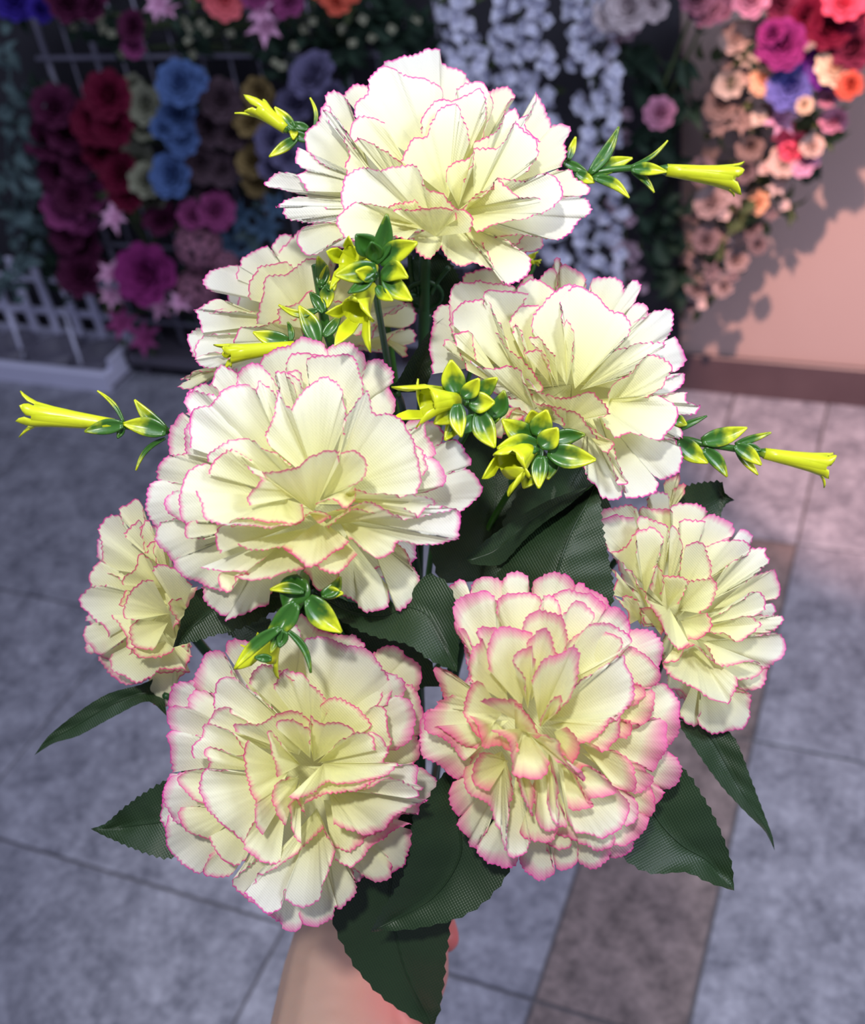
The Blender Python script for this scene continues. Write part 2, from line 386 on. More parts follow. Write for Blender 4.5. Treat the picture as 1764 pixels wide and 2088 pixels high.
bunch('top_bunch', 'deep purple and plum flowers hanging at the upper left', 'artificial flowers', g, [(140, 8, 44), (185, 12, 40), (272, 55, 30, 0), (272, 95, 22, 1), (30, 0, 40, 2), (85, 20, 26, 2)], [plum, mauve, indigo], 1.88, M_BL, 26, 40)
bunch('top_bunch', 'pale pink lilies hanging above the blue roses', 'artificial flowers', g, [(325, 10, 36, 0, 'lily'), (345, 25, 30, 0, 'lily'), (545, 55, 48, 0, 'lily'), (535, 25, 34, 0, 'lily'), (590, 0, 36, 1), (520, -10, 30, 1)], [lpink, mauve], 1.88, M_BL, 22, 40)
bunch('top_bunch', 'coral pink roses hanging at the top edge', 'artificial flowers', g, [(458, 0, 38), (430, -15, 30), (500, -20, 30)], [coral], 1.87, M_BL2, 16, 36)
bunch('top_bunch', 'salmon rose hanging at the top beside the carnation', 'artificial flowers', g, [(688, 2, 30), (715, -18, 26), (660, -25, 28)], [orange], 1.88, M_BL2, 14, 36)
bunch('top_bunch', 'small whitish green filler blossoms below the top flowers', 'artificial flowers', g, [(x, y, 13, 0, 'floret') for x, y in ((180, 30), (205, 40), (150, 60), (375, 45), (390, 60), (410, 50), (425, 65), (385, 85), (395, 110), (560, 130), (575, 135), (620, 60), (640, 45), (700, 60), (740, 40), (760, 80), (800, 60), (850, 40), (720, 90), (470, 70), (230, 70), (250, 110), (600, 95), (210, 60), (165, 40))], [sage], 1.90, M_BL, 60, 42)

def foliage(label, cells, mat, y, n, lpx, name='foliage_bunch', group='dark foliage sprays'):
    R_ = random.Random(label); e = empty(name, W(cells[0][0], cells[0][1], y + .05), label, 'foliage', group)
    path = [W(c[0], c[1], y + 0.05) for c in cells]
    if len(path) > 1:
        v, f = tube_mesh(path, 0.003, 5); mk('stem', v, f, mat, e, origin=path[0])
    for i in range(n):
        c = R_.choice(cells); p = W(c[0] + R_.gauss(0, .5) * c[2], c[1] + R_.gauss(0, .5) * c[2], y + R_.uniform(-.03, .04))
        head('leaf', 'leaf', p, rad(lpx * R_.uniform(.6, 1.3), p), mat, e, face=(R_.uniform(-1, 1), -0.8, R_.uniform(-.4, .9)), jit=.6, R_=R_)
foliage('blue green foliage spray filling the left edge', [(20, 130, 60), (20, 220, 60), (15, 300, 60), (25, 380, 60), (45, 440, 60), (50, 500, 60), (20, 560, 50)], M_BL3, 1.88, 90, 42)
foliage('dark foliage behind plum roses, right of the edge spray', [(80, 180, 40), (90, 420, 50), (110, 520, 50), (130, 590, 40)], M_BL, 1.95, 40, 40)
foliage('black green foliage hanging left of the white blossom strands', [(780, 30, 60), (820, 70, 60), (860, 60, 60), (700, 90, 60), (620, 100, 60)], M_BL, 1.95, 80, 50)
foliage('dark drooping foliage right of the white blossom strands', [(1300, 120, 50), (1330, 200, 50), (1340, 300, 55), (1350, 400, 55), (1340, 480, 50), (1360, 560, 45), (1380, 150, 50), (1400, 240, 50)], M_BL, 1.93, 110, 52)
foliage('leafy spray among the cream flowers on the right', [(1480, 120, 40), (1500, 240, 50), (1530, 330, 40), (1500, 430, 50), (1640, 250, 40), (1680, 260, 30), (1450, 520, 40), (1600, 120, 60)], M_BL2, 1.96, 80, 40)

# hanging strands of white blossoms
def strand(label, path, wpx, y, n, mat=None, part='blossom', r=(15, 21)):
    R_ = random.Random(label); pts = bez([(a, b, 0) for a, b in path], 10)[:, :2]
    e = empty('blossom_garland', W(*pts[0], y + 0.02), label, 'garland', 'white blossom strands')
    v, f = tube_mesh([W(a, b, y + 0.03) for a, b in pts[::4]], 0.0025, 5); mk('stem', v, f, M_BL2, e, origin=W(*pts[0], y + 0.02))
    for i in range(n):
        a, b = pts[int(len(pts) * i / n)]; p = W(a + R_.uniform(-.5, .5) * wpx, b + R_.uniform(-14, 14), y + R_.uniform(-.03, .02))
        head('floret', part, p, rad(R_.uniform(*r), p), mat or white, e, face=(R_.uniform(-.8, .8), -.8, R_.uniform(-.2, .6)), R_=R_)
    for i in range(10):
        a, b = pts[int(len(pts) * i / 10)]; p = W(a + R_.uniform(-.5, .5) * wpx, b, y + 0.03); head('leaf', 'leaf', p, rad(30, p), M_BL2, e, jit=.6, R_=R_)
strand('white blossom strand just right of the top carnation tip', [(930, -10), (940, 60), (955, 130), (965, 220)], 70, 1.89, 60, r=(17, 24))
strand('broad white blossom strand, second from the left', [(1050, -10), (1065, 80), (1070, 180), (1085, 300), (1100, 420), (1110, 540)], 118, 1.88, 150, r=(17, 25))
strand('white blossom strand beside the dark drooping foliage', [(1200, -10), (1205, 80), (1215, 180), (1222, 300), (1225, 400), (1220, 500), (1215, 600)], 92, 1.88, 140, r=(16, 24))
strand('pinkish white short strand beside the dark foliage', [(1270, -10), (1275, 60), (1262, 110), (1270, 430), (1280, 520), (1285, 600)], 50, 1.93, 40, C(186, 160, 176))
g = 'mixed flowers on the right display'
bunch('mixed_bouquet', 'purple and violet blossoms above the blue rose at right', 'artificial flowers', g, [(1595, 92, 46, 0), (1660, 140, 34, 1), (1575, 70, 26, 0), (1680, 160, 26, 1)], [magenta, violet], 1.90, M_BL, 10)
bunch('mixed_bouquet', 'blue violet rose with cream tulips at the right', 'artificial flowers', g, [(1612, 178, 44), (1705, 140, 40, 1), (1560, 165, 28, 2), (1735, 175, 26, 3), (1690, 200, 20, 4), (1640, 215, 16, 1)], [blueR, ivory, peach, orange, blush], 1.89, M_BL, 14)
bunch('mixed_bouquet', 'burgundy and rose red roses in the upper right corner', 'artificial flowers', g, [(1645, 35, 44), (1690, 60, 42), (1740, 100, 44, 1), (1720, 10, 40, 2), (1590, 5, 40, 1), (1750, 30, 30, 2), (1530, 0, 36, 3), (1470, 15, 30, 3)], [burg, C(120, 40, 70), rosep, blush], 1.92, M_BL, 12)
bunch('mixed_bouquet', 'pink and white lilies below the blue violet rose', 'artificial flowers', g, [(1590, 245, 40, 0, 'lily'), (1605, 280, 36, 1, 'lily'), (1570, 225, 30, 2), (1620, 300, 30, 1), (1700, 250, 26, 3), (1600, 330, 30, 2), (1640, 330, 30, 0), (1655, 300, 22, 2)], [lpink, rosep, cream, blush], 1.93, M_BL, 16)
bunch('mixed_bouquet', 'pink rose ball hanging in the dark foliage', 'artificial flowers', g, [(1345, 232, 30), (1440, 20, 34, 1), (1420, 0, 34, 1)], [blush, dusty], 1.86, M_BL, 8)
bunch('mixed_bouquet', 'large white peonies above the pinkish strand', 'artificial flowers', g, [(1285, 15, 46), (1250, 30, 36), (1330, 10, 32)], [C(214, 200, 204)], 1.85, M_BL, 8)
bunch('cream_garland', 'cream blossom garland trailing down the right side', 'garland', None, [(1500, 80, 30), (1520, 120, 26, 2, 'lily'), (1545, 60, 24), (1490, 170, 30, 2), (1535, 150, 26), (1545, 195, 24, 2, 'lily'), (1470, 215, 30, 1), (1510, 250, 34, 1, 'lily'), (1530, 300, 26, 1), (1480, 130, 20, 1, 'floret'), (1465, 260, 24, 1, 'lily'), (1500, 210, 20, 0, 'floret'), (1550, 240, 24, 2, 'floret')], [cream, C(150, 126, 120), C(214, 196, 184)], 1.94, M_BL2, 20)
bunch('cream_garland', 'pale blush blossom garland ending above the pink wall', 'garland', None, [(1585, 385, 26, 2, 'lily'), (1545, 415, 24, 1), (1500, 400, 30, 0, 'lily'), (1450, 415, 32), (1530, 465, 24, 3), (1480, 480, 28, 0, 'lily'), (1440, 490, 26, 3), (1500, 530, 24), (1450, 555, 28, 3, 'lily'), (1475, 585, 20), (1420, 590, 24), (1405, 620, 20, 3, 'floret'), (1430, 350, 26, 3), (1605, 355, 22, 1, 'floret'), (1630, 335, 20, 2), (1560, 345, 22, 2, 'floret'), (1520, 350, 22, 3), (1570, 440, 20, 3, 'floret'), (1410, 440, 24, 3, 'lily'), (1415, 530, 20, 0, 'floret'), (1545, 500, 18, 3), (1600, 420, 16, 2, 'floret'), (1475, 440, 18, 2, 'floret'), (1430, 620, 16, 2, 'floret'), (1495, 565, 16, 3, 'floret')], [C(172, 150, 150), peach, C(214, 190, 186), C(132, 112, 116)], 1.95, M_BL2, 60, 34)

# wire rack
rk = empty('wire_rack', W(300, 760, 1.97), 'white wire grid rack holding the hanging rose bunches', 'rack')
x0, x1 = W(100, 130, 1.98)[0], W(900, 130, 1.98)[0]
for i in range(15):
    x = x0 + (x1 - x0) * i / 14; v, f = tube_mesh([(x, 1.98, 0.04), (x, 1.98, 0.95)], 0.0028 if i not in (0, 2) else 0.006, 6); mk('upright_wire', v, f, M_WIRE, rk)
for z in (0.10, 0.30, 0.47, W(300, 113, 1.98)[2], 0.88):
    v, f = tube_mesh([(x0 - .02, 1.972, z), (x1 + .02, 1.972, z)], 0.005, 6); mk('cross_wire', v, f, M_WIRE, rk)
M_GT, _, _ = new_mat('grey_metal_tray', 0.45, s2l((92, 88, 100)))
tx0, tx1 = W(275, 750, 1.90)[0], W(700, 760, 1.90)[0]
tr = [box_mesh(tx0, tx1, 1.88, 2.02, 0.028, 0.034), box_mesh(tx0, tx1, 1.88, 1.886, 0.028, 0.062), box_mesh(tx0, tx0 + .006, 1.88, 2.02, 0.028, 0.062), box_mesh(tx1 - .006, tx1, 1.88, 2.02, 0.028, 0.062)] + [box_mesh(a, a + .02, 1.89, 1.91, 0, 0.03) for a in (tx0 + .03, tx1 - .05)]
tag(mk('floor_tray', *join(tr), M_GT, origin=(tx0, 1.9, 0), smooth=False), 'shallow grey metal tray on feet under the wire rack', 'tray')
# white bucket tray with round wells and the slatted rack behind it
M_PL, _, _ = new_mat('white_plastic', 0.4, s2l((216, 216, 240))); M_PLD, _, _ = new_mat('grey_plastic_well', 0.5, s2l((104, 102, 118)))
bxr, bxl = -1.735, -2.62
t = empty('bucket_tray', (bxl, 1.80, 0), 'white plastic bucket tray with round wells on the floor at left', 'tray')
mk('tray_rim', *join([box_mesh(bxl, bxr, 1.80, 1.822, 0, 0.05, .004), box_mesh(bxl, bxr, 1.975, 1.99, 0, 0.05, .004), box_mesh(bxr - .018, bxr, 1.822, 1.975, 0, 0.05, .004), box_mesh(bxl, bxl + .018, 1.822, 1.975, 0, 0.05, .004)]), M_PL, t, origin=(bxl, 1.8, 0), smooth=False)
mk('tray_floor', *box_mesh(bxl, bxr, 1.81, 1.98, 0.002, 0.012), M_PLD, t, smooth=False)
for i in range(6):
    cx = bxr - 0.085 - i * 0.142; prof = [(0.066, 0.012), (0.066, 0.046), (0.060, 0.046), (0.056, 0.016), (0.0, 0.014)]
    V = [(cx + r * math.cos(q * math.pi / 12), 1.90 + r * math.sin(q * math.pi / 12), z) for r, z in prof for q in range(24)]
    mk('well', V, grid_faces(5, 24, True), M_PLD, t)
s = empty('slatted_rack', (bxl, 1.99, 0), 'white slatted plastic rack standing behind the bucket tray', 'rack')
for i in range(13):
    x = bxr - 0.03 - i * 0.07; h = 0.25 + 0.03 * math.sin(i * 2.3)
    mk('slat', *box_mesh(x - 0.022, x, 1.955, 1.963, 0.05, h, .002), M_PL, s, smooth=False)
for z in (0.10, 0.19): mk('rail', *box_mesh(bxl, bxr, 1.964, 1.974, z, z + 0.016, .002), M_PL, s, smooth=False)
mk('end_frame', *box_mesh(bxr - .008, bxr, 1.83, 1.964, 0.05, 0.075, .002), M_PL, s, smooth=False)
# extra diagonal rods leaning in the wells
for (qx, qy), (rx, ry), lb in (((163, 738), (128, 628), 'white rod leaning in the tray well nearest the tray corner'), ((28, 680), (2, 590), 'white rod leaning in a tray well at the left edge')):
    a = W(qx, qy, 1.87); b_ = W(rx, ry, 1.95); a[2] = 0.02; v, f = tube_mesh([a, b_], 0.005, 6)
    tag(mk('flower_rod', v, f, M_PL, None, origin=a), lb, 'rod', 'white rods leaning in the tray wells')
# ------------------------------------------------------------------ the bouquet
ROOT = P(855, 2010, 0.535)
bouquet = empty('carnation_bouquet', ROOT, 'hand-held artificial bouquet of cream carnations with pink edges and yellow trumpets', 'bouquet')

def resample(pts, step):
    """polyline (closed corners kept) -> evenly spaced points"""
    pts = np.asarray(pts, float); m = len(pts)
    corner = np.zeros(m, bool)
    for i in range(1, m - 1):
        a, b = pts[i] - pts[i - 1], pts[i + 1] - pts[i]
        c = a.dot(b) / (np.linalg.norm(a) * np.linalg.norm(b) + 1e-9); corner[i] = c < -0.1
    out = []
    for i in range(m - 1):
        p0, p1, p2, p3 = pts[max(i - 1, 0)], pts[i], pts[i + 1], pts[min(i + 2, m - 1)]
        t1 = np.zeros(2) if corner[i] else (p2 - p0) * 0.42; t2 = np.zeros(2) if corner[i + 1] else (p3 - p1) * 0.42
        L = np.linalg.norm(p2 - p1); t1 = t1 * min(1, L / (np.linalg.norm(t1) + 1e-9)); t2 = t2 * min(1, L / (np.linalg.norm(t2) + 1e-9))
        n = max(2, int(L / step))
        for k in range(n):
            t = k / n; out.append((2 * t ** 3 - 3 * t * t + 1) * p1 + (t ** 3 - 2 * t * t + t) * t1 + (-2 * t ** 3 + 3 * t * t) * p2 + (t ** 3 - t * t) * t2)
    out.append(pts[-1]); return np.array(out)

TIN = [0.0, 0.13, 0.24, 0.35, 0.46, 0.57, 0.67, 0.76, 0.84]
def petal(flower, base, rim, depth, lift, pw, mat, seed, amp=1.0, teeth=2.1, tt0=0.0):
    r_ = np.random.default_rng(seed)
    rp = resample(rim, 4.8); n = len(rp)
    base = np.asarray(base, float); mid = rp.mean(0)
    d = rp - base; L = np.linalg.norm(d, axis=1) + 1e-6; dn = d / L[:, None]
    tan = np.gradient(rp, axis=0); tan /= np.linalg.norm(tan, axis=1)[:, None] + 1e-9
    nor = np.stack([tan[:, 1], -tan[:, 0]], -1); sg = np.sign((nor * d).sum(1)); sg[sg == 0] = 1; nor *= sg[:, None]
    tooth = teeth * (np.where(np.arange(n) % 2 == 0, 0.5, -0.5) + r_.uniform(-.8, .8, n)) + 1.8 * np.sin(np.arange(n) * 0.55 + r_.uniform(0, 6)) * np.sin(np.arange(n) * 0.17 + r_.uniform(0, 6)) + 2.6 * np.sin(np.arange(n) * 0.21 + r_.uniform(0, 6))
    tooth[0] = tooth[-1] = 0
    rp = rp + nor * tooth[:, None]
    d = rp - base; L = np.linalg.norm(d, axis=1) + 1e-6
    mm = depth(base[0], base[1]) / FPX * 1000            # mm per px
    Lmm = L * mm
    outer = [2.6, 1.3, 0.55, 0.0]
    rows = []
    for t in TIN: rows.append(np.full(n, t))
    for i, e in enumerate(outer): rows.append(np.maximum(1 - e / Lmm, 0.88 + 0.03 * i) if e > 0 else np.ones(n))
    T = np.array(rows); nr = len(rows)
    # bases fan out a little so the sides do not meet in one point
    B = base + (rp - base) * 0.0
    X = B[None] + d[None] * T[..., None]
    s = np.concatenate([[0], np.cumsum(np.linalg.norm(np.diff(rp, axis=0), axis=1))]) * mm
    u = s / (s[-1] + 1e-6)
    l1, l2 = r_.uniform(15, 30), r_.uniform(7, 11)
    f1, f2, f3, f4, tw = r_.uniform(0, 6.28, 5); S = s[None]
    A = 1.5e-3 * amp * min(1.0, s[-1] / 25 + 0.25)
    ruf = T ** 2 * 0.75 * np.sin(2 * math.pi * S / l1 + f1 + (tw - 3) * 0.7 * T) + T ** 3 * 0.16 * np.sin(2 * math.pi * S / l2 + f2 + 2.4 * T) + T ** 8 * 0.12 * np.sin(2 * math.pi * S / 3.4 + f3)
    for _ in range(2):
        s0 = s[-1] * r_.uniform(.15, .85); ruf = ruf + r_.uniform(-.3, .3) * T ** 1.8 * np.exp(-np.abs(S - s0 + (tw - 3) * 1.2 * (1 - T)) / 2.6)
    gx, gy = X[..., 0] * mm, X[..., 1] * mm
    ruf = A * (ruf + 0.34 * T * np.sin(gx / 3.7 + f1) * np.sin(gy / 4.3 + f3) + 0.10 * np.sin(gx / 1.9 + gy / 2.7 + f4) * np.sin(gx / 3.1 - gy / 2.2 + f2) * T)
    side = 1.3e-3 * amp * (2 * u[None] - 1) ** 2 * np.sqrt(T)
    D = depth(X[..., 0], X[..., 1]) - lift * (0.45 + 0.55 * T ** 0.7) + ruf + side + 1.0e-3 * r_.uniform(-.6, 1.2) * np.clip(T - .8, 0, 1) ** 2 * 25
    V = P(X[..., 0], X[..., 1], D).reshape(-1, 3)
    ed = ((1 - T) * Lmm[None]).ravel(); tt = (tt0 + (1 - tt0) * np.clip((T * Lmm[None]) / 41.0, 0, 1)).ravel()
    uv = np.stack([X[..., 0] * mm, X[..., 1] * mm], -1).reshape(-1, 2)
    return mk('petal', V, grid_faces(nr, n), mat, flower, origin=P(base[0], base[1], float(depth(base[0], base[1]))), attrs=dict(ed=ed, tt=tt, pw=np.full(len(V), pw)), uv=uv)

def carnation(spec):
    sc, ox, oy = spec['zoom']; d0 = spec['d']; tx, ty = spec['tilt']; pw = spec['pw']; span = spec.get('span', 0.034)
    cz = spec['c']; c = np.array([ox + cz[0] / sc, oy + cz[1] / sc])
    T = lambda p: np.array([ox + p[0] / sc, oy + p[1] / sc])
    pets = []
    for q in spec['petals']:
        b, rim = (cz, q) if isinstance(q, list) else q
        pets.append((T(b), [T(p) for p in rim]))
    allp = np.array([p for _, rim in pets for p in rim]); Rm = np.percentile(np.linalg.norm(allp - c, axis=1), 90)
    mpx = d0 / FPX
    def depth(x, y):
        r2 = ((x - c[0]) ** 2 + (y - c[1]) ** 2) / Rm ** 2
        return d0 + mpx * ((x - c[0]) * tx + (y - c[1]) * ty) + 0.004 * np.minimum(r2, 2.5)
    # calyx and receptacle behind the petals
    back = P(c[0], c[1], d0 + 0.03); tip = P(c[0], c[1], d0 + 0.009)
    axis = _n(tip - back); 
    if 'stem' in spec: back = P(*spec['stem'][0])
    pr = [(0.0, 0.0021), (0.25, 0.0042), (0.6, 0.0062), (0.85, 0.0075), (1.0, 0.0060)]
    v, f = tube_mesh([back + (tip - back) * a for a, _ in pr], [r for _, r in pr], 12)
    fl = mk('carnation', v, f, M_STEM, bouquet, origin=back)
    if spec.get('label'): fl['label'] = spec['label']
    # hidden under-layers that give the bloom its fullness
    ang = np.arctan2(allp[:, 1] - c[1], allp[:, 0] - c[0]); rr = np.linalg.norm(allp - c, axis=1)
    NB = 36; prof = np.zeros(NB)
    for k in range(NB):
        a0 = -math.pi + (k + .5) * 2 * math.pi / NB; dd = np.abs((ang - a0 + math.pi) % (2 * math.pi) - math.pi)
        prof[k] = rr[dd < 0.30].max() if (dd < 0.30).any() else 0
    for k in range(NB):
        if prof[k] == 0: prof[k] = max(prof[(k - 1) % NB], prof[(k + 1) % NB]) * .9
    prof = np.minimum(prof, np.minimum(np.roll(prof, 1), np.roll(prof, -1)) * 1.12)
    sd = spec['seed'] * 1000
    for lay, (scl, dz) in enumerate(((0.80, 0.0035), (0.70, 0.0015))):
        for i in range(5):
            a0 = 2 * math.pi * (i + lay * .5) / 5; rim = []
            for q in range(9):
                a = a0 + (q / 8 - .5) * 1.34; k = ((a + math.pi) % (2 * math.pi)) / (2 * math.pi) * NB; r0 = prof[int(k) % NB] * scl * (0.93 + 0.07 * math.sin(q * 1.9 + i))
                rim.append(c + r0 * np.array([math.cos(a), math.sin(a)]))
            petal(fl, c, rim, depth, -dz, pw, M_PETAL, sd + lay * 10 + i, 0.6)
    n = len(pets)
    for i, (b, rim) in enumerate(pets):
        q = i / max(1, n - 1); pwi = pw * (1.25 if q < .45 else 0.75)
        petal(fl, b, rim, depth, 0.0015 + span * q, pwi, M_PETAL, sd + 100 + i, 1.0 if q < .5 else 0.75)
    # stem
    pts = [back] + [P(*s) for s in spec['path']]
    v, f = tube_mesh(bez(pts, 8), 0.0021, 8); mk('stem', v, f, M_STEM, bouquet, origin=pts[-1])
    return fl
F = []
F.append(dict(seed=2, zoom=(3.2667, 360, 440), d=.445, tilt=(0.45, -0.5), pw=1.0, c=(930, 640), path=[(760, 900, .49), (850, 1300, .51), (858, 1900, .53)], petals=[
 ((450, 950), [(270,1040),(100,1050),(20,1090),(95,1100),(15,1140),(90,1152),(180,1110),(260,1060)]),
 ((1250, 720), [(1440,580),(1560,570),(1600,650),(1560,720),(1480,750)]),
 ((1200, 850), [(1350,900),(1500,760),(1580,760),(1575,830),(1500,870),(1420,860)]),
 ((1350, 800), [(1440,870),(1530,870),(1530,940),(1490,920)]),
 [(645,250),(630,190),(700,125),(760,130),(740,190)],
 [(640,320),(650,270),(710,200),(790,110),(860,80),(960,55),(1050,30),(1080,60)],
 [(400,400),(420,300),(500,240),(600,215),(650,260)],
 [(330,520),(220,490),(175,440),(250,350),(330,325),(400,330),(400,420)],
 ((700, 720), [(330,620),(210,640),(110,630),(180,580),(250,555),(340,580)]),
 ((700, 760), [(120,960),(90,900),(75,810),(120,760),(180,740)]),
 ((800, 760), [(380,1010),(260,1030),(180,1020),(130,970),(140,850),(200,800),(350,790)]),
 ((800, 700), [(170,780),(145,700),(120,630),(300,650),(520,635)]),
 ((700, 850), [(120,960),(200,920),(320,910),(340,1000)]),
 ((1000, 640), [(1050,450),(1150,400),(1300,440),(1450,520),(1540,600),(1430,660)]),
 ((1000, 700), [(1500,600),(1410,640),(1300,740),(1200,800)]),
 ((820, 640), [(490,560),(485,480),(540,350),(600,325),(720,300),(780,330),(770,390)]),
 ((850, 820), [(360,850),(430,740),(560,740),(680,700),(800,680)]),
 ((900, 760), [(530,720),(545,600),(580,520),(600,420),(740,375),(830,300),(920,285),(1000,330)]),
 ((1000, 780), [(680,720),(665,640),(700,600),(800,590),(880,510),(940,540)]),
 ((1080, 760), [(900,600),(980,560),(1040,570),(1130,590),(1180,640)]),
]))
F.append(dict(seed=5, zoom=(4.35, 140, 980), d=.425, tilt=(-0.55, 0.1), pw=1.6, c=(900, 1120), path=[(480, 1400, .48), (780, 1750, .52), (852, 1940, .53)], petals=[
 ((950, 1400), [(750,1770),(690,1830),(680,1900),(760,1980),(840,1990),(900,1940),(980,1770),(1080,1700)]),
 [(330,780),(270,720),(240,650),(260,520),(300,560)],
 [(190,1270),(130,1230),(160,1180),(240,1220)],
 ((700, 1200), [(300,1540),(180,1540),(130,1480),(150,1450)]),
 ((720, 1300), [(350,1590),(260,1560),(260,1600),(340,1700),(420,1760),(510,1810),(640,1780),(700,1750)]),
 ((850, 1000), [(1150,940),(1110,1020),(1080,1090),(1060,1130),(1020,1190),(980,1270),(930,1330)]),
 ((860, 1350), [(780,1700),(900,1700),(1050,1700),(1060,1640),(1100,1560)]),
 ((800, 700), [(460,330),(450,300),(460,230),(530,210),(590,170),(650,220),(680,330)]),
 ((800, 850), [(320,780),(290,560),(250,430),(310,330),(400,310),(460,320),(490,400)]),
 ((800, 1000), [(190,940),(170,870),(230,780),(280,720),(340,800),(460,880)]),
 ((750, 1200), [(340,1400),(330,1540),(250,1530),(200,1480),(130,1440),(120,1370),(150,1290),(220,1260)]),
 ((860, 1080), [(350,1390),(340,1340),(290,1270),(200,1200),(120,1110),(108,1030),(190,940),(330,920)]),
 ((820, 1320), [(380,1540),(350,1590),(380,1690),(480,1730),(600,1780),(720,1740),(790,1690),(900,1690),(1040,1680)]),
 ((850, 800), [(500,500),(495,470),(560,400),(620,350),(650,400),(670,640)]),
 ((900, 800), [(640,500),(660,380),(700,350),(780,480),(860,520)]),
 ((820, 950), [(480,925),(460,890),(500,820),(580,780),(610,690),(640,650),(740,740)]),
 ((900, 850), [(690,640),(690,560),(740,525),(780,540)]),
 ((900, 900), [(800,740),(760,700),(740,620),(770,550),(830,560)]),
 ((800, 1200), [(380,1190),(420,1240),(480,1350),(520,1490),(600,1480)]),
 ((700, 1050), [(480,1120),(455,1100),(480,1030),(510,970)]),
 ((850, 1420), [(530,1550),(560,1500),(620,1570),(700,1590),(820,1570),(940,1490)]),
 ((880, 1260), [(770,1480),(600,1480),(550,1400),(530,1300),(620,1230)]),
 ((1000, 1200), [(740,800),(750,760),(820,740),(960,800),(1100,920)]),
 ((900, 1180), [(570,1240),(490,1220),(480,1120),(520,1040),(600,940),(700,890),(750,885)]),
 ((1060, 1150), [(980,1250),(900,1150),(890,1090),(920,1050),(1000,1040)]),
]))
F.append(dict(seed=8, zoom=(3.7295, 1200, 960), d=.42, tilt=(0.45, 0.0), pw=1.7, c=(680, 1120), path=[(1260, 1500, .47), (960, 1800, .52), (862, 1950, .53)], petals=[
 ((600, 300), [(570,100),(600,50),(690,0),(700,50),(650,130)]),
 ((600, 350), [(650,130),(720,80),(750,110),(740,160),(680,200),(620,190)]),
 ((500, 700), [(60,370),(80,300),(180,270),(280,260),(350,290),(350,400)]),
 ((600, 700), [(440,300),(450,180),(550,150),(610,190),(610,300)]),
 ((600, 700), [(380,320),(400,270),(500,270),(600,290),(640,340)]),
 [(1110,520),(1160,455),(1210,470),(1240,520),(1200,600)],
 [(1340,1040),(1350,1010),(1420,1010),(1435,1070),(1400,1120)],
 ((850, 1500), [(690,1840),(750,1910),(800,1940),(840,1920),(850,1810)]),
 ((850, 1500), [(850,1810),(850,1930),(960,2000),(1060,1995),(1120,1980),(1190,1960),(1220,1850),(1225,1700),(1100,1690)]),
 ((950, 1050), [(1250,800),(1400,740),(1440,800),(1455,900),(1440,960),(1370,980)]),
 ((650, 800), [(640,330),(640,270),(780,250),(860,250),(910,310),(870,370)]),
 ((700, 900), [(850,380),(960,325),(1060,370),(1110,420),(1100,490),(960,560)]),
 ((900, 1400), [(1130,1620),(1200,1665),(1260,1670),(1340,1620),(1380,1500),(1300,1520)]),
 ((850, 1300), [(1200,1270),(1350,1245),(1460,1250),(1500,1340),(1470,1430),(1380,1500),(1320,1500)]),
 ((900, 1200), [(1250,1110),(1450,1100),(1495,1135),(1460,1190),(1400,1230),(1260,1255)]),
 ((500, 850), [(170,620),(90,480),(70,380),(200,330),(350,370)]),
 ((450, 900), [(170,615),(260,600),(320,530),(400,400),(420,420)]),
 ((700, 900), [(690,520),(690,420),(720,380),(830,380),(885,390),(860,470),(780,560)]),
 ((720, 950), [(900,570),(960,545),(1060,520),(1180,520),(1240,570),(1230,610),(1100,700)]),
 ((850, 1030), [(1050,720),(1150,650),(1230,600),(1350,590),(1330,620),(1380,690),(1340,740),(1200,850)]),
 ((800, 1180), [(1000,1080),(1200,960),(1280,910),(1355,960),(1340,1050),(1230,1100)]),
 ((850, 1350), [(1130,1600),(1240,1590),(1310,1560),(1330,1500),(1200,1450)]),
 ((560, 850), [(370,400),(390,340),(430,340),(480,370),(600,410),(620,500)]),
 ((600, 950), [(620,450),(640,420),(680,450),(710,520),(730,590),(700,700),(680,780)]),
 ((400, 1000), [(160,740),(200,760),(220,820),(190,900),(170,940)]),
 ((440, 1100), [(180,950),(250,1020),(310,1090),(310,1170)]),
 ((430, 960), [(360,620),(360,470),(390,450),(480,440),(560,510),(540,620),(490,740)]),
 ((680, 1000), [(730,600),(780,540),(830,525),(890,560),(920,650),(935,740),(940,810)]),
 ((680, 1060), [(760,830),(940,820),(960,900),(940,1000),(900,1060),(850,1085)]),
 ((500, 1130), [(250,690),(280,740),(330,760),(370,850),(430,920),(440,990)]),
 ((400, 1180), [(255,955),(330,960),(390,1040),(410,1130),(400,1200)]),
 ((850, 1200), [(930,1230),(1060,1240),(1110,1280),(1160,1300),(1240,1250),(1320,1170),(1210,1115),(1080,1130)]),
 ((600, 1050), [(570,790),(700,790),(760,820),(750,880),(710,960),(690,1010)]),
 ((560, 1000), [(470,900),(500,760),(520,700),(560,760),(575,830),(540,930)]),
 ((500, 1180), [(400,1050),(480,1050),(540,1120),(570,1200),(555,1255)]),
 ((700, 1140), [(850,1080),(900,1090),(925,1150),(910,1220),(830,1280),(760,1285)]),
 ((800, 1260), [(900,1330),(960,1440),(1000,1490),(1100,1490),(1220,1440),(1310,1475)]),
 ((620, 1050), [(440,980),(520,1080),(570,1200),(630,1330),(700,1370),(770,1320)]),
 ((800, 1340), [(560,1460),(600,1540),(700,1620),(850,1680),(920,1720),(1060,1770),(1090,1740),(1140,1640),(1130,1570)]),
 ((720, 1260), [(570,1450),(690,1440),(720,1370),(790,1340),(860,1365),(960,1460)]),
]))
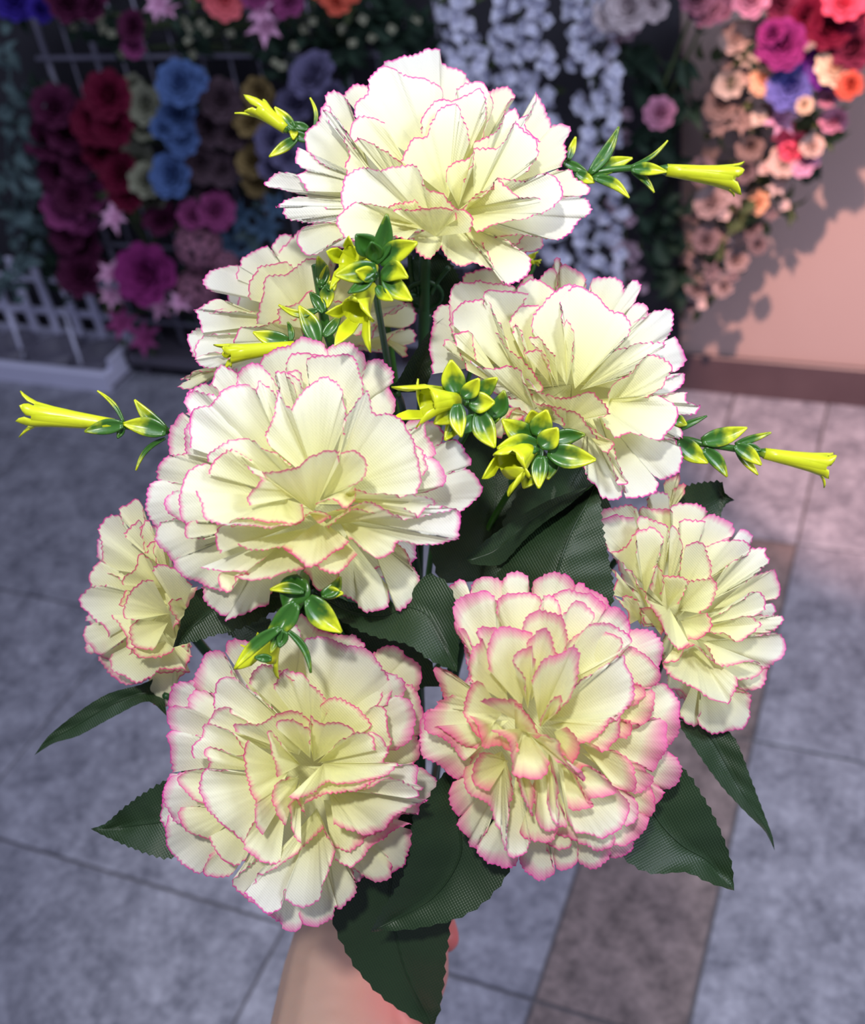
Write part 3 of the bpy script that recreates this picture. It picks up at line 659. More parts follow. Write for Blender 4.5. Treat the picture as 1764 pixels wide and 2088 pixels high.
F.append(dict(seed=4, zoom=(3.0414, 860, 520), d=.405, tilt=(0.25, -0.45), pw=1.0, c=(930, 800), path=[(1040, 1000, .46), (900, 1500, .51), (862, 1930, .53)], petals=[
 ((850, 500), [(800,100),(830,20),(850,10),(862,40),(860,120)]),
 ((600, 500), [(240,200),(260,120),(380,90),(480,110),(560,190)]),
 ((700, 500), [(600,200),(640,150),(690,115),(700,210)]),
 ((800, 500), [(700,210),(740,130),(800,85),(835,100),(830,220)]),
 ((900, 500), [(850,150),(880,70),(940,75),(1000,110),(1030,150),(1020,220)]),
 ((950, 600), [(1040,240),(1070,150),(1150,130),(1230,140),(1260,180),(1250,300)]),
 ((950, 700), [(1250,230),(1320,155),(1372,180),(1350,250),(1280,370)]),
 ((600, 650), [(60,740),(45,600),(80,400),(70,380),(110,310),(200,290)]),
 ((560, 950), [(440,1060),(480,1125),(540,1080),(640,1000)]),
 ((500, 950), [(500,1080),(560,960),(620,960),(680,1000)]),
 [(1530,770),(1630,730),(1637,790),(1590,830),(1480,860)],
 [(1500,570),(1570,510),(1610,580),(1632,650),(1600,715),(1540,730)],
 ((1000, 760), [(1280,400),(1310,310),(1360,290),(1400,310),(1420,340),(1370,390),(1280,440)]),
 ((1000, 800), [(1350,440),(1390,380),(1460,345),(1540,345),(1560,400),(1550,480),(1510,545),(1400,570)]),
 ((1100, 900), [(1440,1145),(1500,1145),(1620,1140),(1620,1090),(1570,1060)]),
 ((1080, 950), [(1500,1148),(1590,1165),(1615,1240),(1590,1340),(1500,1390),(1420,1360)]),
 ((1080, 950), [(1420,1362),(1470,1420),(1450,1480),(1340,1515),(1270,1510),(1245,1430),(1240,1350)]),
 ((1030, 950), [(1240,1425),(1230,1510),(1190,1530),(1110,1510),(1090,1450),(1040,1380),(1000,1290),(990,1200)]),
 ((560, 700), [(180,480),(180,210),(240,170),(290,165),(350,150),(460,180),(580,200)]),
 ((700, 700), [(560,260),(610,190),(690,150),(800,200),(830,230)]),
 ((450, 800), [(160,590),(135,560),(155,520),(200,540),(240,620),(290,720)]),
 ((1080, 900), [(1480,960),(1600,985),(1680,985),(1710,970),(1725,930),(1660,925),(1645,900),(1650,855),(1480,870)]),
 ((980, 840), [(1200,590),(1290,560),(1390,545),(1510,560),(1400,660),(1250,760)]),
 ((1000, 1000), [(1150,1180),(1210,1400),(1280,1415),(1250,1360),(1200,1200)]),
 ((620, 750), [(400,330),(380,260),(400,215),(500,215),(600,225),(665,235),(640,300),(590,400)]),
 ((600, 800), [(190,430),(185,350),(240,290),(300,285),(400,290),(450,370),(500,450),(530,520)]),
 ((500, 780), [(210,560),(190,490),(300,480),(330,560),(330,650)]),
 ((700, 750), [(550,440),(600,330),(670,300),(740,310),(760,360)]),
 ((640, 820), [(450,470),(500,540),(560,600),(640,650),(690,720),(735,800),(740,850)]),
 ((720, 820), [(560,480),(580,420),(620,470),(640,560),(640,620)]),
 ((900, 810), [(700,500),(690,440),(700,370),(750,290),(820,220),(900,185),(960,195),(970,300)]),
 ((950, 830), [(880,420),(865,300),(920,210),(980,200),(1060,230),(1140,290),(1200,350),(1260,370),(1285,440),(1280,500),(1190,590)]),
 ((900, 810), [(880,440),(905,405),(935,470),(940,560),(935,660)]),
 ((850, 820), [(795,720),(740,610),(690,560),(668,512),(740,520),(830,620)]),
 ((820, 830), [(640,610),(740,600),(780,660),(790,720)]),
 ((1050, 900), [(1140,1050),(1200,1130),(1300,1100),(1370,1110),(1420,1140),(1500,1145),(1580,1040),(1590,970),(1500,890),(1400,870)]),
 ((1160, 930), [(1160,880),(1170,820),(1230,760),(1310,720),(1390,630),(1470,630),(1540,670),(1555,720),(1490,830),(1380,880)]),
 ((700, 960), [(300,650),(360,690),(430,700),(540,695),(610,720),(640,800),(690,860)]),
 ((1000, 1080), [(1050,1070),(1120,1120),(1190,1150),(1205,1180),(1160,1230),(1100,1190)]),
 ((900, 1090), [(700,920),(800,930),(900,965),(1000,1010),(1060,1090),(1110,1140)]),
 ((900, 1040), [(640,760),(740,850),(800,865),(910,885),(1000,865),(1070,865),(1140,920),(1180,990),(1100,1010)]),
 ((770, 1020), [(640,840),(700,905),(800,930),(860,1000),(885,1060)]),
]))
F.append(dict(seed=1, zoom=(2.321, 500, 60), d=.405, tilt=(0.0, -0.55), pw=0.9, c=(990, 800), stem=[(868, 520, .45)], path=[(862, 800, .48), (852, 1200, .5), (856, 1930, .53)], petals=[
 ((930, 600), [(640,200),(655,150),(720,140),(790,120),(830,110),(870,90),(925,92),(930,130),(950,160),(1000,180),(1040,215),(1065,260)]),
 ((700, 600), [(462,310),(510,262),(580,262),(620,330)]),
 ((1100, 600), [(1130,300),(1180,270),(1250,275),(1272,325),(1235,370),(1215,460)]),
 ((1150, 700), [(1320,480),(1350,390),(1378,300),(1430,375),(1452,480),(1440,580)]),
 ((1200, 750), [(1440,500),(1455,465),(1500,450),(1542,470),(1520,530),(1525,590),(1500,650)]),
 ((700, 820), [(400,880),(300,800),(210,770),(95,730),(150,675),(230,695),(340,780)]),
 ((760, 840), [(440,912),(350,912),(250,905),(190,880),(180,845),(140,845),(195,800),(300,800),(400,850)]),
 ((1200, 780), [(1480,660),(1540,660),(1560,700),(1625,752),(1600,785),(1505,795)]),
 ((600, 700), [(370,400),(372,310),(430,295),(470,330),(520,420)]),
 ((650, 740), [(290,590),(295,480),(345,430),(350,365),(390,360),(440,450)]),
 ((720, 780), [(290,765),(240,690),(310,663),(235,620),(245,560),(300,590),(400,660)]),
 ((1000, 860), [(1505,797),(1560,790),(1620,800),(1645,850),(1610,890),(1560,930),(1500,985),(1400,990),(1290,975),(1150,985)]),
 ((660, 880), [(560,968),(510,955),(460,990),(380,1030),(310,1075),(270,1060),(248,1000),(280,940),(430,920)]),
 ((950, 900), [(780,990),(810,1055),(860,1085),(890,1060),(925,1030),(960,1090),(1010,1125),(1090,1115),(1170,1130),(1130,1010)]),
 ((1000, 900), [(1060,985),(1180,1125),(1240,1210),(1320,1170),(1352,1100),(1290,1030),(1180,985)]),
 ((700, 820), [(480,700),(470,640),(490,580),(470,520),(430,480),(400,450),(365,375),(420,400),(520,560)]),
 ((900, 680), [(515,410),(520,350),(570,300),(590,230),(640,185),(700,180),(750,210),(840,225),(900,255),(925,285),(925,340)]),
 ((1060, 680), [(1000,330),(1000,280),(1060,240),(1110,240),(1150,290),(1172,350),(1150,430),(1110,530)]),
 ((1080, 800), [(1080,530),(1140,500),(1200,470),(1240,400),(1285,372),(1300,415),(1345,400),(1330,460),(1400,530)]),
 ((1080, 840), [(1080,560),(1150,555),(1220,540),(1280,440),(1330,490),(1385,520),(1390,600),(1330,670)]),
 ((800, 700), [(505,520),(505,450),(540,410),(600,405),(660,440)]),
 ((760, 800), [(515,530),(530,505),(600,540),(680,590),(745,635)]),
 ((1000, 700), [(832,490),(840,430),(880,360),(940,325),(1000,325),(1060,300),(1110,285),(1135,330),(1140,420)]),
 ((960, 800), [(735,620),(750,570),(790,520),(860,505),(890,430),(930,370),(1000,340),(1020,380),(1060,540)]),
 ((1010, 840), [(950,720),(960,660),(1000,620),(1060,600),(1080,560),(1075,640),(1040,720)]),
 ((1040, 870), [(1020,870),(1080,800),(1180,740),(1210,700),(1320,718),(1440,685),(1500,730),(1508,790),(1440,850),(1300,900),(1150,940),(1090,955)]),
 ((1000, 860), [(1080,800),(1130,790),(1180,740),(1200,705),(1260,760),(1300,800),(1400,805)]),
 ((900, 960), [(470,870),(455,820),(460,760),(480,700),(550,645),(640,660),(720,650),(800,645),(835,690),(840,730),(870,750),(930,770),(975,830),(1000,900)]),
 ((820, 940), [(760,1000),(680,985),(580,1000),(480,985),(430,930),(440,880),(490,825),(560,825),(650,845),(720,820),(800,805),(830,840),(860,870)]),
 ((900, 980), [(700,860),(800,850),(880,835),(960,850),(1040,860),(1078,900),(1060,960)]),
]))
F.append(dict(seed=6, zoom=(2.94, 320, 1240), d=.385, tilt=(-0.05, 0.12), pw=2.4, c=(930, 940), label='carnation with a small dark gap at its open centre', path=[(660, 1700, .45), (800, 1900, .52), (850, 1970, .53)], petals=[
 ((800, 500), [(640,250),(690,140),(800,100),(850,45),(900,60),(950,110),(1060,150),(1180,160),(1250,230)]),
 ((1200, 600), [(1300,260),(1350,230),(1430,230),(1480,290),(1430,385)]),
 ((1200, 600), [(1425,385),(1500,300),(1560,330),(1590,420),(1560,520)]),
 ((1200, 800), [(1440,480),(1530,460),(1580,530),(1605,640),(1590,740),(1550,760)]),
 ((1200, 950), [(1520,740),(1560,760),(1575,820),(1560,900),(1500,940)]),
 ((1100, 1050), [(1540,920),(1620,970),(1685,1040),(1660,1110),(1640,1145),(1540,1150)]),
 ((1100, 1200), [(1530,1330),(1520,1440),(1490,1550),(1400,1590),(1385,1490)]),
 ((1100, 1250), [(1385,1490),(1400,1612),(1310,1645),(1240,1610),(1160,1560),(1130,1480)]),
 ((1000, 1300), [(1150,1540),(1205,1640),(1190,1720),(1090,1800),(1080,1750),(1000,1700)]),
 ((950, 1350), [(1082,1790),(1060,1860),(980,1900),(880,1895),(855,1800)]),
 ((850, 1350), [(855,1800),(865,1900),(830,1942),(760,1930),(720,1890),(670,1840),(640,1780)]),
 ((700, 1000), [(50,1330),(15,1260),(20,1180),(50,1060),(90,990)]),
 ((600, 1150), [(330,1450),(290,1550),(250,1582),(180,1560),(100,1500),(60,1420),(55,1320),(70,1240)]),
 ((650, 1250), [(490,1540),(440,1600),(350,1610),(280,1590),(310,1480)]),
 ((700, 700), [(410,260),(420,210),(470,185),(560,190),(640,250)]),
 ((800, 650), [(560,260),(640,180),(700,110),(830,100),(870,220),(950,300)]),
 ((700, 750), [(80,600),(75,540),(90,460),(150,430),(215,440),(250,540)]),
 ((650, 750), [(230,520),(240,380),(290,260),(360,248),(400,270),(440,340),(460,440)]),
 ((700, 850), [(100,742),(65,690),(70,610),(110,590),(190,590),(190,530),(240,480),(400,520)]),
 ((700, 900), [(90,985),(75,910),(80,830),(58,770),(90,747),(220,760),(300,760)]),
 ((950, 750), [(1270,640),(1350,540),(1380,380),(1440,400),(1480,450),(1475,520),(1400,600)]),
 ((950, 750), [(870,230),(900,180),(980,165),(1080,190),(1130,225),(1220,240),(1300,280),(1350,350),(1400,430),(1408,520),(1350,590),(1270,620)]),
 ((1000, 850), [(1340,570),(1430,530),(1520,560),(1550,640),(1550,740),(1520,800),(1420,850)]),
 ((700, 1050), [(200,1340),(140,1300),(90,1280),(50,1190),(45,1090),(90,1010),(180,980)]),
 ((1050, 1150), [(1530,1300),(1430,1320),(1340,1390),(1260,1470),(1240,1510),(1170,1552),(1100,1530),(1060,1480)]),
 ((1000, 1150), [(1630,1148),(1580,1180),(1565,1240),(1480,1235),(1440,1260),(1350,1330),(1250,1370),(1230,1420),(1160,1465),(1090,1450),(1045,1420)]),
 ((750, 1200), [(640,1790),(560,1770),(500,1720),(460,1650),(490,1590),(600,1520)]),
 ((600, 1030), [(320,1200),(230,1150),(160,1080),(120,1020),(170,970),(290,960)]),
 ((550, 1170), [(320,1390),(230,1370),(160,1330),(135,1260),(150,1205),(280,1190)]),
 ((650, 1200), [(540,1490),(460,1535),(390,1510),(330,1440),(310,1370)]),
 ((880, 800), [(340,600),(340,500),(390,430),(450,420),(560,480),(690,600)]),
 ((850, 720), [(550,450),(560,390),(640,330),(740,380),(820,450)]),
 ((930, 800), [(700,480),(770,370),(830,380),(880,385),(940,470),(1000,530),(1020,620)]),
 ((1000, 820), [(980,600),(1040,540),(1130,555),(1220,600),(1275,660),(1285,712),(1200,760)]),
 ((1050, 850), [(1260,620),(1310,590),(1360,610),(1385,670),(1390,740),(1415,800),(1390,880)]),
 ((900, 950), [(1240,1060),(1340,970),(1450,940),(1550,950),(1560,1050),(1600,1080),(1510,1130)]),
 ((800, 820), [(280,720),(300,670),(360,610),(420,600),(480,640),(560,690),(640,700)]),
 ((750, 920), [(220,900),(210,860),(270,770),(275,700),(340,690),(440,740),(530,850)]),
 ((720, 980), [(300,960),(320,920),(292,870),(310,840),(400,850),(510,880)]),
 ((960, 1200), [(585,1650),(520,1700),(560,1760),(660,1835),(740,1790),(768,1690)]),
 ((960, 1200), [(770,1690),(780,1760),(880,1790),(960,1750),(1010,1650),(1050,1530),(1055,1430),(1000,1320)]),
 ((950, 1220), [(590,1655),(610,1600),(690,1560),(820,1490),(900,1420),(1000,1310)]),
 ((800, 1030), [(530,1420),(480,1380),(400,1310),(340,1240),(280,1160),(250,1080),(260,1000),(300,965),(420,975)]),
 ((780, 1120), [(740,1520),(680,1542),(600,1515),(540,1470),(525,1410),(590,1280)]),
 ((1030, 1080), [(1060,1300),(1230,1360),(1350,1320),(1450,1240),(1620,1155),(1500,1130),(1200,1090)]),
 ((800, 960), [(660,1222),(610,1190),(560,1100),(530,1020),(525,900),(545,790)]),
 ((850, 880), [(470,740),(462,690),(540,690),(620,680),(690,650),(780,625),(870,630),(940,700)]),
 ((980, 930), [(1270,740),(1340,770),(1390,830),(1400,870),(1350,950)]),
 ((940, 920), [(1200,760),(1190,745),(1130,700),(1060,690),(990,690),(920,635),(900,740)]),
 ((960, 930), [(1030,860),(1100,800),(1190,755),(1280,750),(1310,780),(1315,850)]),
 ((850, 1000), [(635,1360),(600,1290),(585,1180),(620,1150)]),
 ((860, 1040), [(865,1410),(820,1370),(800,1300),(790,1180),(840,1130),(890,1250)]),
 ((920, 900), [(720,720),(740,670),(800,660),(860,680),(915,720),(920,810)]),
 ((860, 940), [(720,1015),(690,920),(680,820),(668,740),(700,755),(780,860)]),
 ((850, 1020), [(770,1312),(720,1220),(690,1110),(715,1040),(790,1010)]),
 ((1000, 1060), [(1250,1090),(1370,1030),(1450,1022),(1530,1070),(1565,1120),(1500,1140)]),
 ((950, 960), [(880,1182),(960,1140),(1100,1100),(1250,1070),(1400,990)]),
 ((1000, 930), [(780,1140),(850,1145),(930,1110),(1020,1040),(1100,1055),(1180,1055),(1260,1040),(1370,1000),(1440,935),(1350,925)]),
]))
F.append(dict(seed=3, zoom=(2.45, 280, 680), d=.372, tilt=(-0.05, -0.12), pw=1.5, c=(880, 850), span=.038, label='widest carnation with crumpled cream centre', path=[(720, 1150, .44), (850, 1400, .5), (855, 1940, .53)], petals=[
 ((1000, 700), [(1140,300),(1150,240),(1225,228),(1270,290),(1282,370),(1265,410)]),
 ((900, 500), [(1100,260),(1160,130),(1220,122),(1270,170),(1278,230),(1250,280)]),
 ((900, 500), [(940,140),(960,70),(1060,42),(1130,90),(1145,140),(1120,240)]),
 ((850, 500), [(600,200),(640,110),(690,70),(760,50),(830,18),(900,40),(950,90),(960,180)]),
 ((1100, 800), [(1350,440),(1480,440),(1540,490),(1530,540),(1485,575)]),
 ((1100, 850), [(1485,570),(1580,528),(1630,580),(1667,640),(1650,668),(1560,695)]),
 ((1100, 850), [(1560,697),(1650,674),(1700,720),(1717,790),(1690,830),(1640,870),(1610,897),(1500,880)]),
 ((1150, 1000), [(1300,1050),(1360,1130),(1417,1220),(1405,1300),(1350,1355),(1305,1382),(1255,1262)]),
 ((1050, 1000), [(1253,1264),(1250,1360),(1150,1392),(1090,1350),(1000,1290),(950,1190)]),
 ((900, 1050), [(830,1190),(870,1240),(910,1280),(960,1260),(1010,1215),(1000,1160)]),
 ((650, 1000), [(318,1270),(330,1330),(380,1380),(440,1402),(500,1340)]),
 ((700, 1000), [(505,1342),(437,1432),(530,1402),(650,1365),(667,1310),(700,1270),(800,1200)]),
 ((650, 600), [(240,400),(250,300),(330,258),(400,275),(440,400)]),
 ((700, 600), [(370,270),(390,190),(430,155),(490,190),(520,280)]),
 ((600, 700), [(160,605),(145,540),(160,470),(225,405),(270,500)]),
 ((600, 750), [(110,742),(92,690),(120,630),(170,603),(280,600)]),
 ((600, 800), [(110,990),(50,920),(36,840),(70,760),(130,733),(230,760)]),
 ((650, 950), [(430,1290),(320,1260),(220,1215),(190,1140),(330,1060)]),
 ((750, 850), [(1400,930),(1500,870),(1590,880),(1620,905),(1600,960),(1560,1040),(1400,1000)]),
 ((600, 880), [(200,1170),(140,1100),(98,1040),(110,960),(160,935),(280,925)]),
 ((750, 650), [(480,300),(510,200),(540,165),(600,155),(660,190),(700,260)]),
 ((850, 550), [(740,200),(750,140),(790,100),(860,100),(940,110),(980,180)]),
 ((750, 720), [(240,600),(230,500),(270,400),(240,330),(280,280),(380,300)]),
 ((1050, 750), [(1340,480),(1400,470),(1440,440),(1442,500),(1470,560),(1485,600),(1440,640)]),
 ((1050, 850), [(1420,600),(1500,630),(1548,710),(1530,750),(1440,790)]),
 ((760, 740), [(260,570),(260,440),(300,375),(375,368),(400,420)]),
 ((780, 700), [(370,400),(380,330),(420,280),(480,255),(560,258),(600,300),(610,240),(690,290),(718,360),(700,440)]),
 ((900, 600), [(845,180),(845,135),(900,110),(980,115),(1050,103),(1100,130),(1118,190),(1130,300)]),
 ((820, 640), [(710,300),(698,190),(760,205),(820,240),(822,300),(790,400)]),
 ((850, 600), [(790,300),(740,190),(810,175),(825,240)]),
 ((1000, 750), [(1380,560),(1420,580),(1460,670),(1430,710)]),
 ((700, 850), [(240,960),(150,890),(137,840),(190,790),(260,800)]),
 ((650, 950), [(330,1030),(250,1025),(243,970),(280,940),(400,950)]),
 ((960, 800), [(1040,500),(1030,440),(1060,400),(1110,330),(1150,285),(1190,390),(1250,395),(1310,430),(1370,520),(1400,600),(1420,680),(1415,740),(1380,810)]),
 ((900, 760), [(660,560),(640,510),(690,400),(700,280),(740,340),(775,380),(800,330),(850,270),(930,215),(1000,235),(1030,290),(1025,330),(1040,450)]),
 ((700, 850), [(260,960),(215,900),(200,830),(230,730),(280,670),(350,650)]),
 ((820, 780), [(350,640),(352,612),(400,570),(480,535),(560,525),(620,560),(700,600),(770,670)]),
 ((700, 800), [(345,700),(400,630),(460,585),(520,600),(570,630)]),
 ((800, 980), [(310,1170),(380,1190),(450,1195),(560,1170),(640,1120)]),
 ((620, 1080), [(410,1200),(420,1270),(460,1292),(495,1230),(560,1200)]),
 ((800, 1000), [(480,1215),(560,1232),(640,1222),(740,1195),(830,1190),(870,1150)]),
 ((1000, 980), [(1100,1105),(1060,1160),(1000,1198),(940,1180),(870,1150)]),
 ((1000, 920), [(1600,1025),(1500,1045),(1420,1062),(1300,1042),(1280,1090),(1215,1118),(1150,1090),(1060,1030)]),
 ((780, 960), [(410,1100),(385,1060),(400,980),(450,955),(560,965)]),
 ((850, 970), [(500,1050),(560,1078),(640,1078),(730,1070),(780,1110),(860,1165)]),
 ((920, 930), [(1060,1040),(1010,1090),(930,1130),(870,1160),(820,1140),(720,1070)]),
 ((920, 900), [(1000,880),(1100,870),(1200,900),(1350,930),(1500,900),(1590,880),(1607,960),(1607,1025),(1500,1000)]),
 ((930, 960), [(960,975),(1030,900),(1100,855),(1180,838),(1230,870),(1300,905),(1340,912)]),
 ((1000, 820), [(1090,770),(1180,795),(1290,812),(1400,806),(1490,830),(1500,850),(1440,870),(1400,918),(1330,870)]),
 ((1080, 760), [(890,857),(960,833),(1035,868),(1080,830),(1090,780)]),
 ((900, 800), [(560,860),(540,830),(560,795),(600,770),(622,720),(580,690),(530,655)]),
 ((930, 820), [(980,620),(1080,578),(1130,610),(1152,660),(1130,720),(1060,760)]),
 ((880, 890), [(640,720),(618,688),(700,678),(800,670),(860,620),(930,588),(1015,583),(1010,640)]),
 ((720, 820), [(290,785),(310,840),(340,920),(430,947),(520,930),(620,942),(720,947),(822,940),(828,855)]),
 ((860, 900), [(375,945),(470,962),(600,962),(700,962),(800,950),(850,900),(900,885),(967,915),(900,945)]),
]))
F.append(dict(seed=7, zoom=(3.0414, 840, 1140), d=.368, tilt=(0.05, 0.1), pw=4.8, c=(780, 1040), label='carnation with the broadest deep pink petal edges', path=[(1040, 1650, .44), (900, 1880, .51), (858, 1960, .53)], petals=[
 ((1000, 700), [(1330,440),(1430,430),(1510,470),(1552,540),(1545,680),(1500,750)]),
 ((500, 600), [(215,170),(260,130),(310,125),(342,160),(345,230)]),
 ((550, 600), [(355,230),(362,145),(430,110),(510,120),(570,160),(610,230)]),
 ((700, 600), [(530,170),(590,95),(650,88),(712,110),(728,210)]),
 ((800, 600), [(732,212),(750,130),(820,90),(900,83),(970,110),(1007,170),(1000,240)]),
 ((850, 600), [(980,180),(1050,155),(1100,195),(1180,215),(1232,260),(1235,330)]),
 ((1150, 1250), [(1590,1190),(1650,1230),(1672,1300),(1650,1370),(1580,1422),(1500,1390)]),
 ((1150, 1250), [(1500,1392),(1570,1432),(1560,1480),(1510,1530),(1440,1560)]),
 ((1050, 1400), [(1380,1760),(1372,1810),(1300,1852),(1240,1840),(1235,1780)]),
 ((1000, 1400), [(1235,1790),(1220,1860),(1140,1912),(1060,1900),(1015,1840)]),
 ((900, 1400), [(1035,1800),(1010,1890),(930,1932),(890,1900),(835,1812)]),
 ((800, 1400), [(833,1810),(882,1940),(790,1987),(700,1940),(662,1860),(670,1780)]),
 ((700, 1350), [(652,1840),(640,1900),(570,1922),(470,1890),(408,1820),(420,1770),(467,1692)]),
 ((600, 1300), [(465,1694),(400,1792),(362,1780),(350,1720),(293,1660),(300,1600),(377,1552)]),
 ((600, 1250), [(373,1554),(292,1602),(248,1550),(238,1440),(290,1370),(345,1330)]),
 ((550, 1050), [(360,1230),(330,1330),(270,1358),(200,1300),(130,1262),(60,1230),(43,1150),(60,1000),(110,930)]),
 ((500, 900), [(200,870),(180,830),(150,760),(133,690),(150,663),(210,690),(290,740)]),
 ((900, 750), [(840,270),(900,213),(980,188),(1090,203),(1170,250),(1200,320),(1150,420)]),
 ((900, 800), [(1150,400),(1190,330),(1240,298),(1300,320),(1350,400),(1358,490),(1280,500)]),
 ((550, 750), [(350,600),(290,490),(268,380),(268,260),(330,220),(440,188),(500,220),(540,300)]),
 ((700, 700), [(520,330),(530,240),(580,218),(680,213),(790,235),(810,320)]),
 ((800, 700), [(780,320),(820,230),(880,235),(912,290),(920,350)]),
 ((1150, 1050), [(1480,800),(1540,755),(1590,780),(1655,870),(1658,960),(1642,1100),(1600,1160),(1530,1250)]),
 ((1150, 1350), [(1480,1400),(1505,1480),(1490,1570),(1430,1602),(1388,1570),(1370,1470)]),
 ((1050, 1400), [(1440,1590),(1465,1610),(1455,1680),(1410,1730),(1330,1782),(1258,1772),(1240,1700)]),
 ((550, 850), [(400,740),(350,600),(290,430),(330,450),(375,540),(440,640)]),
 ((1050, 1100), [(1400,1050),(1470,990),(1580,983),(1592,1050),(1572,1180),(1530,1240),(1500,1320),(1400,1270)]),
 ((1050, 850), [(1310,610),(1345,538),(1400,550),(1480,620),(1533,700),(1512,780),(1460,803),(1400,760)]),
 ((550, 950), [(400,1180),(350,1165),(170,1100),(100,1060),(72,1000),(100,940),(145,915),(150,880),(250,840)]),
 ((600, 1000), [(330,1250),(210,1140),(165,1085),(130,1060),(160,1035),(230,1080),(320,1150),(400,1175)]),
 ((1000, 1300), [(1260,1720),(1230,1795),(1150,1822),(1090,1790),(1000,1735),(890,1700)]),
 ((850, 1400), [(830,1770),(900,1802),(980,1800),(1000,1740)]),
 ((1050, 1200), [(1400,1260),(1490,1330),(1505,1370),(1440,1440),(1370,1450)]),
 ((950, 850), [(1110,500),(1140,482),(1200,458),(1280,478),(1318,520),(1290,600),(1230,660)]),
 ((850, 750), [(920,350),(990,280),(1050,270),(1100,310),(1132,370),(1080,460)]),
 ((850, 820), [(950,560),(1010,470),(1100,402),(1190,396),(1280,430),(1340,480),(1362,510),(1300,580)]),
 ((1100, 900), [(1350,770),(1430,780),(1462,840),(1400,890),(1320,930)]),
 ((1150, 950), [(1390,900),(1450,850),(1490,808),(1505,850),(1485,950),(1430,1032),(1330,1000)]),
 ((1100, 950), [(1360,1000),(1372,1060),(1330,1112),(1260,1105)]),
 ((1050, 1150), [(1230,1190),(1270,1200),(1340,1230),(1390,1320),(1395,1400),(1370,1447),(1270,1420)]),
 ((980, 1250), [(1290,1430),(1330,1440),(1390,1510),(1392,1600),(1330,1660)]),
 ((900, 1250), [(1270,1420),(1345,1500),(1342,1580),(1300,1650),(1250,1692),(1180,1732),(1100,1722),(1010,1690),(970,1610)]),
 ((780, 1350), [(670,1680),(730,1745),(830,1762),(880,1752),(910,1680)]),
 ((650, 1300), [(580,1780),(600,1850),(650,1862),(720,1805),(740,1730)]),
 ((600, 900), [(370,760),(362,680),(370,560),(415,520),(430,495),(397,440),(440,413),(530,430)]),
 ((800, 780), [(680,460),(700,360),(780,325),(870,340),(935,362),(968,440),(972,500),(950,600)]),
 ((900, 1050), [(1270,960),(1300,1000),(1290,1090),(1230,1172),(1180,1190),(1130,1150)]),
 ((850, 1030), [(1280,960),(1332,930),(1290,985),(1240,990),(1170,1075),(1110,1120),(1040,1152)]),
 ((830, 1000), [(1000,800),(1050,750),(1150,690),(1250,640),(1310,600),(1335,640),(1377,740),(1372,850),(1330,925),(1270,970),(1210,1040)]),
 ((680, 920), [(470,680),(463,560),(475,510),(540,428),(620,433),(700,436),(750,460)]),
 ((560, 960), [(420,1110),(350,1040),(313,950),(340,850),(385,765),(440,770)]),
 ((560, 1190), [(330,1290),(330,1400),(370,1470),(450,1510),(500,1600),(560,1700),(580,1810),(605,1600),(615,1350)]),
 ((800, 1250), [(740,1430),(790,1630),(840,1690),(900,1680),(968,1662),(930,1540)]),
 ((930, 1250), [(1030,1360),(1080,1480),(1122,1547),(1040,1555),(970,1545)]),
 ((900, 1200), [(1020,1320),(1100,1290),(1180,1330),(1230,1390),(1262,1450),(1100,1500)]),
 ((600, 1250), [(480,1440),(400,1400),(378,1340),(390,1270),(430,1200),(480,1200)]),
 ((740, 880), [(710,520),(780,460),(835,433),(870,490),(912,590)]),
 ((650, 1200), [(640,1350),(680,1420),(700,1500),(750,1600),(765,1440)]),
 ((850, 1150), [(860,1290),(900,1380),(917,1450),(900,1530),(917,1600),(910,1655),(862,1600),(850,1490)]),
 ((880, 1070), [(920,1180),(970,1230),(1000,1282),(1047,1190),(1030,1120),(960,1040)]),
 ((520, 1010), [(355,970),(400,1020),(410,1090),(450,1182),(540,1155),(600,1182),(655,1195),(640,1120)]),
 ((720, 930), [(705,810),(690,740),(650,670),(628,630),(670,565),(748,527),(770,620)]),
 ((790, 1020), [(740,750),(800,640),(900,600),(960,570),(1010,518),(1042,570),(1040,650),(1010,780),(960,880),(905,955)]),
 ((800, 1040), [(790,1025),(800,980),(850,900),(900,858),(928,870),(905,945)]),
 ((720, 1040), [(420,880),(450,858),(500,853),(560,875),(625,878),(680,920)]),
 ((640, 1060), [(635,880),(690,930),(730,1000),(770,1060),(805,1092)]),
 ((720, 1080), [(760,1105),(850,1103),(927,1130),(925,1200),(960,1262),(1055,1335),(1070,1375),(900,1260)]),
 ((700, 1050), [(490,1060),(560,1095),(600,1140),(612,1190),(620,1332),(690,1352),(800,1352),(842,1318),(855,1260)]),
]))
for sp in F: carnation(sp)
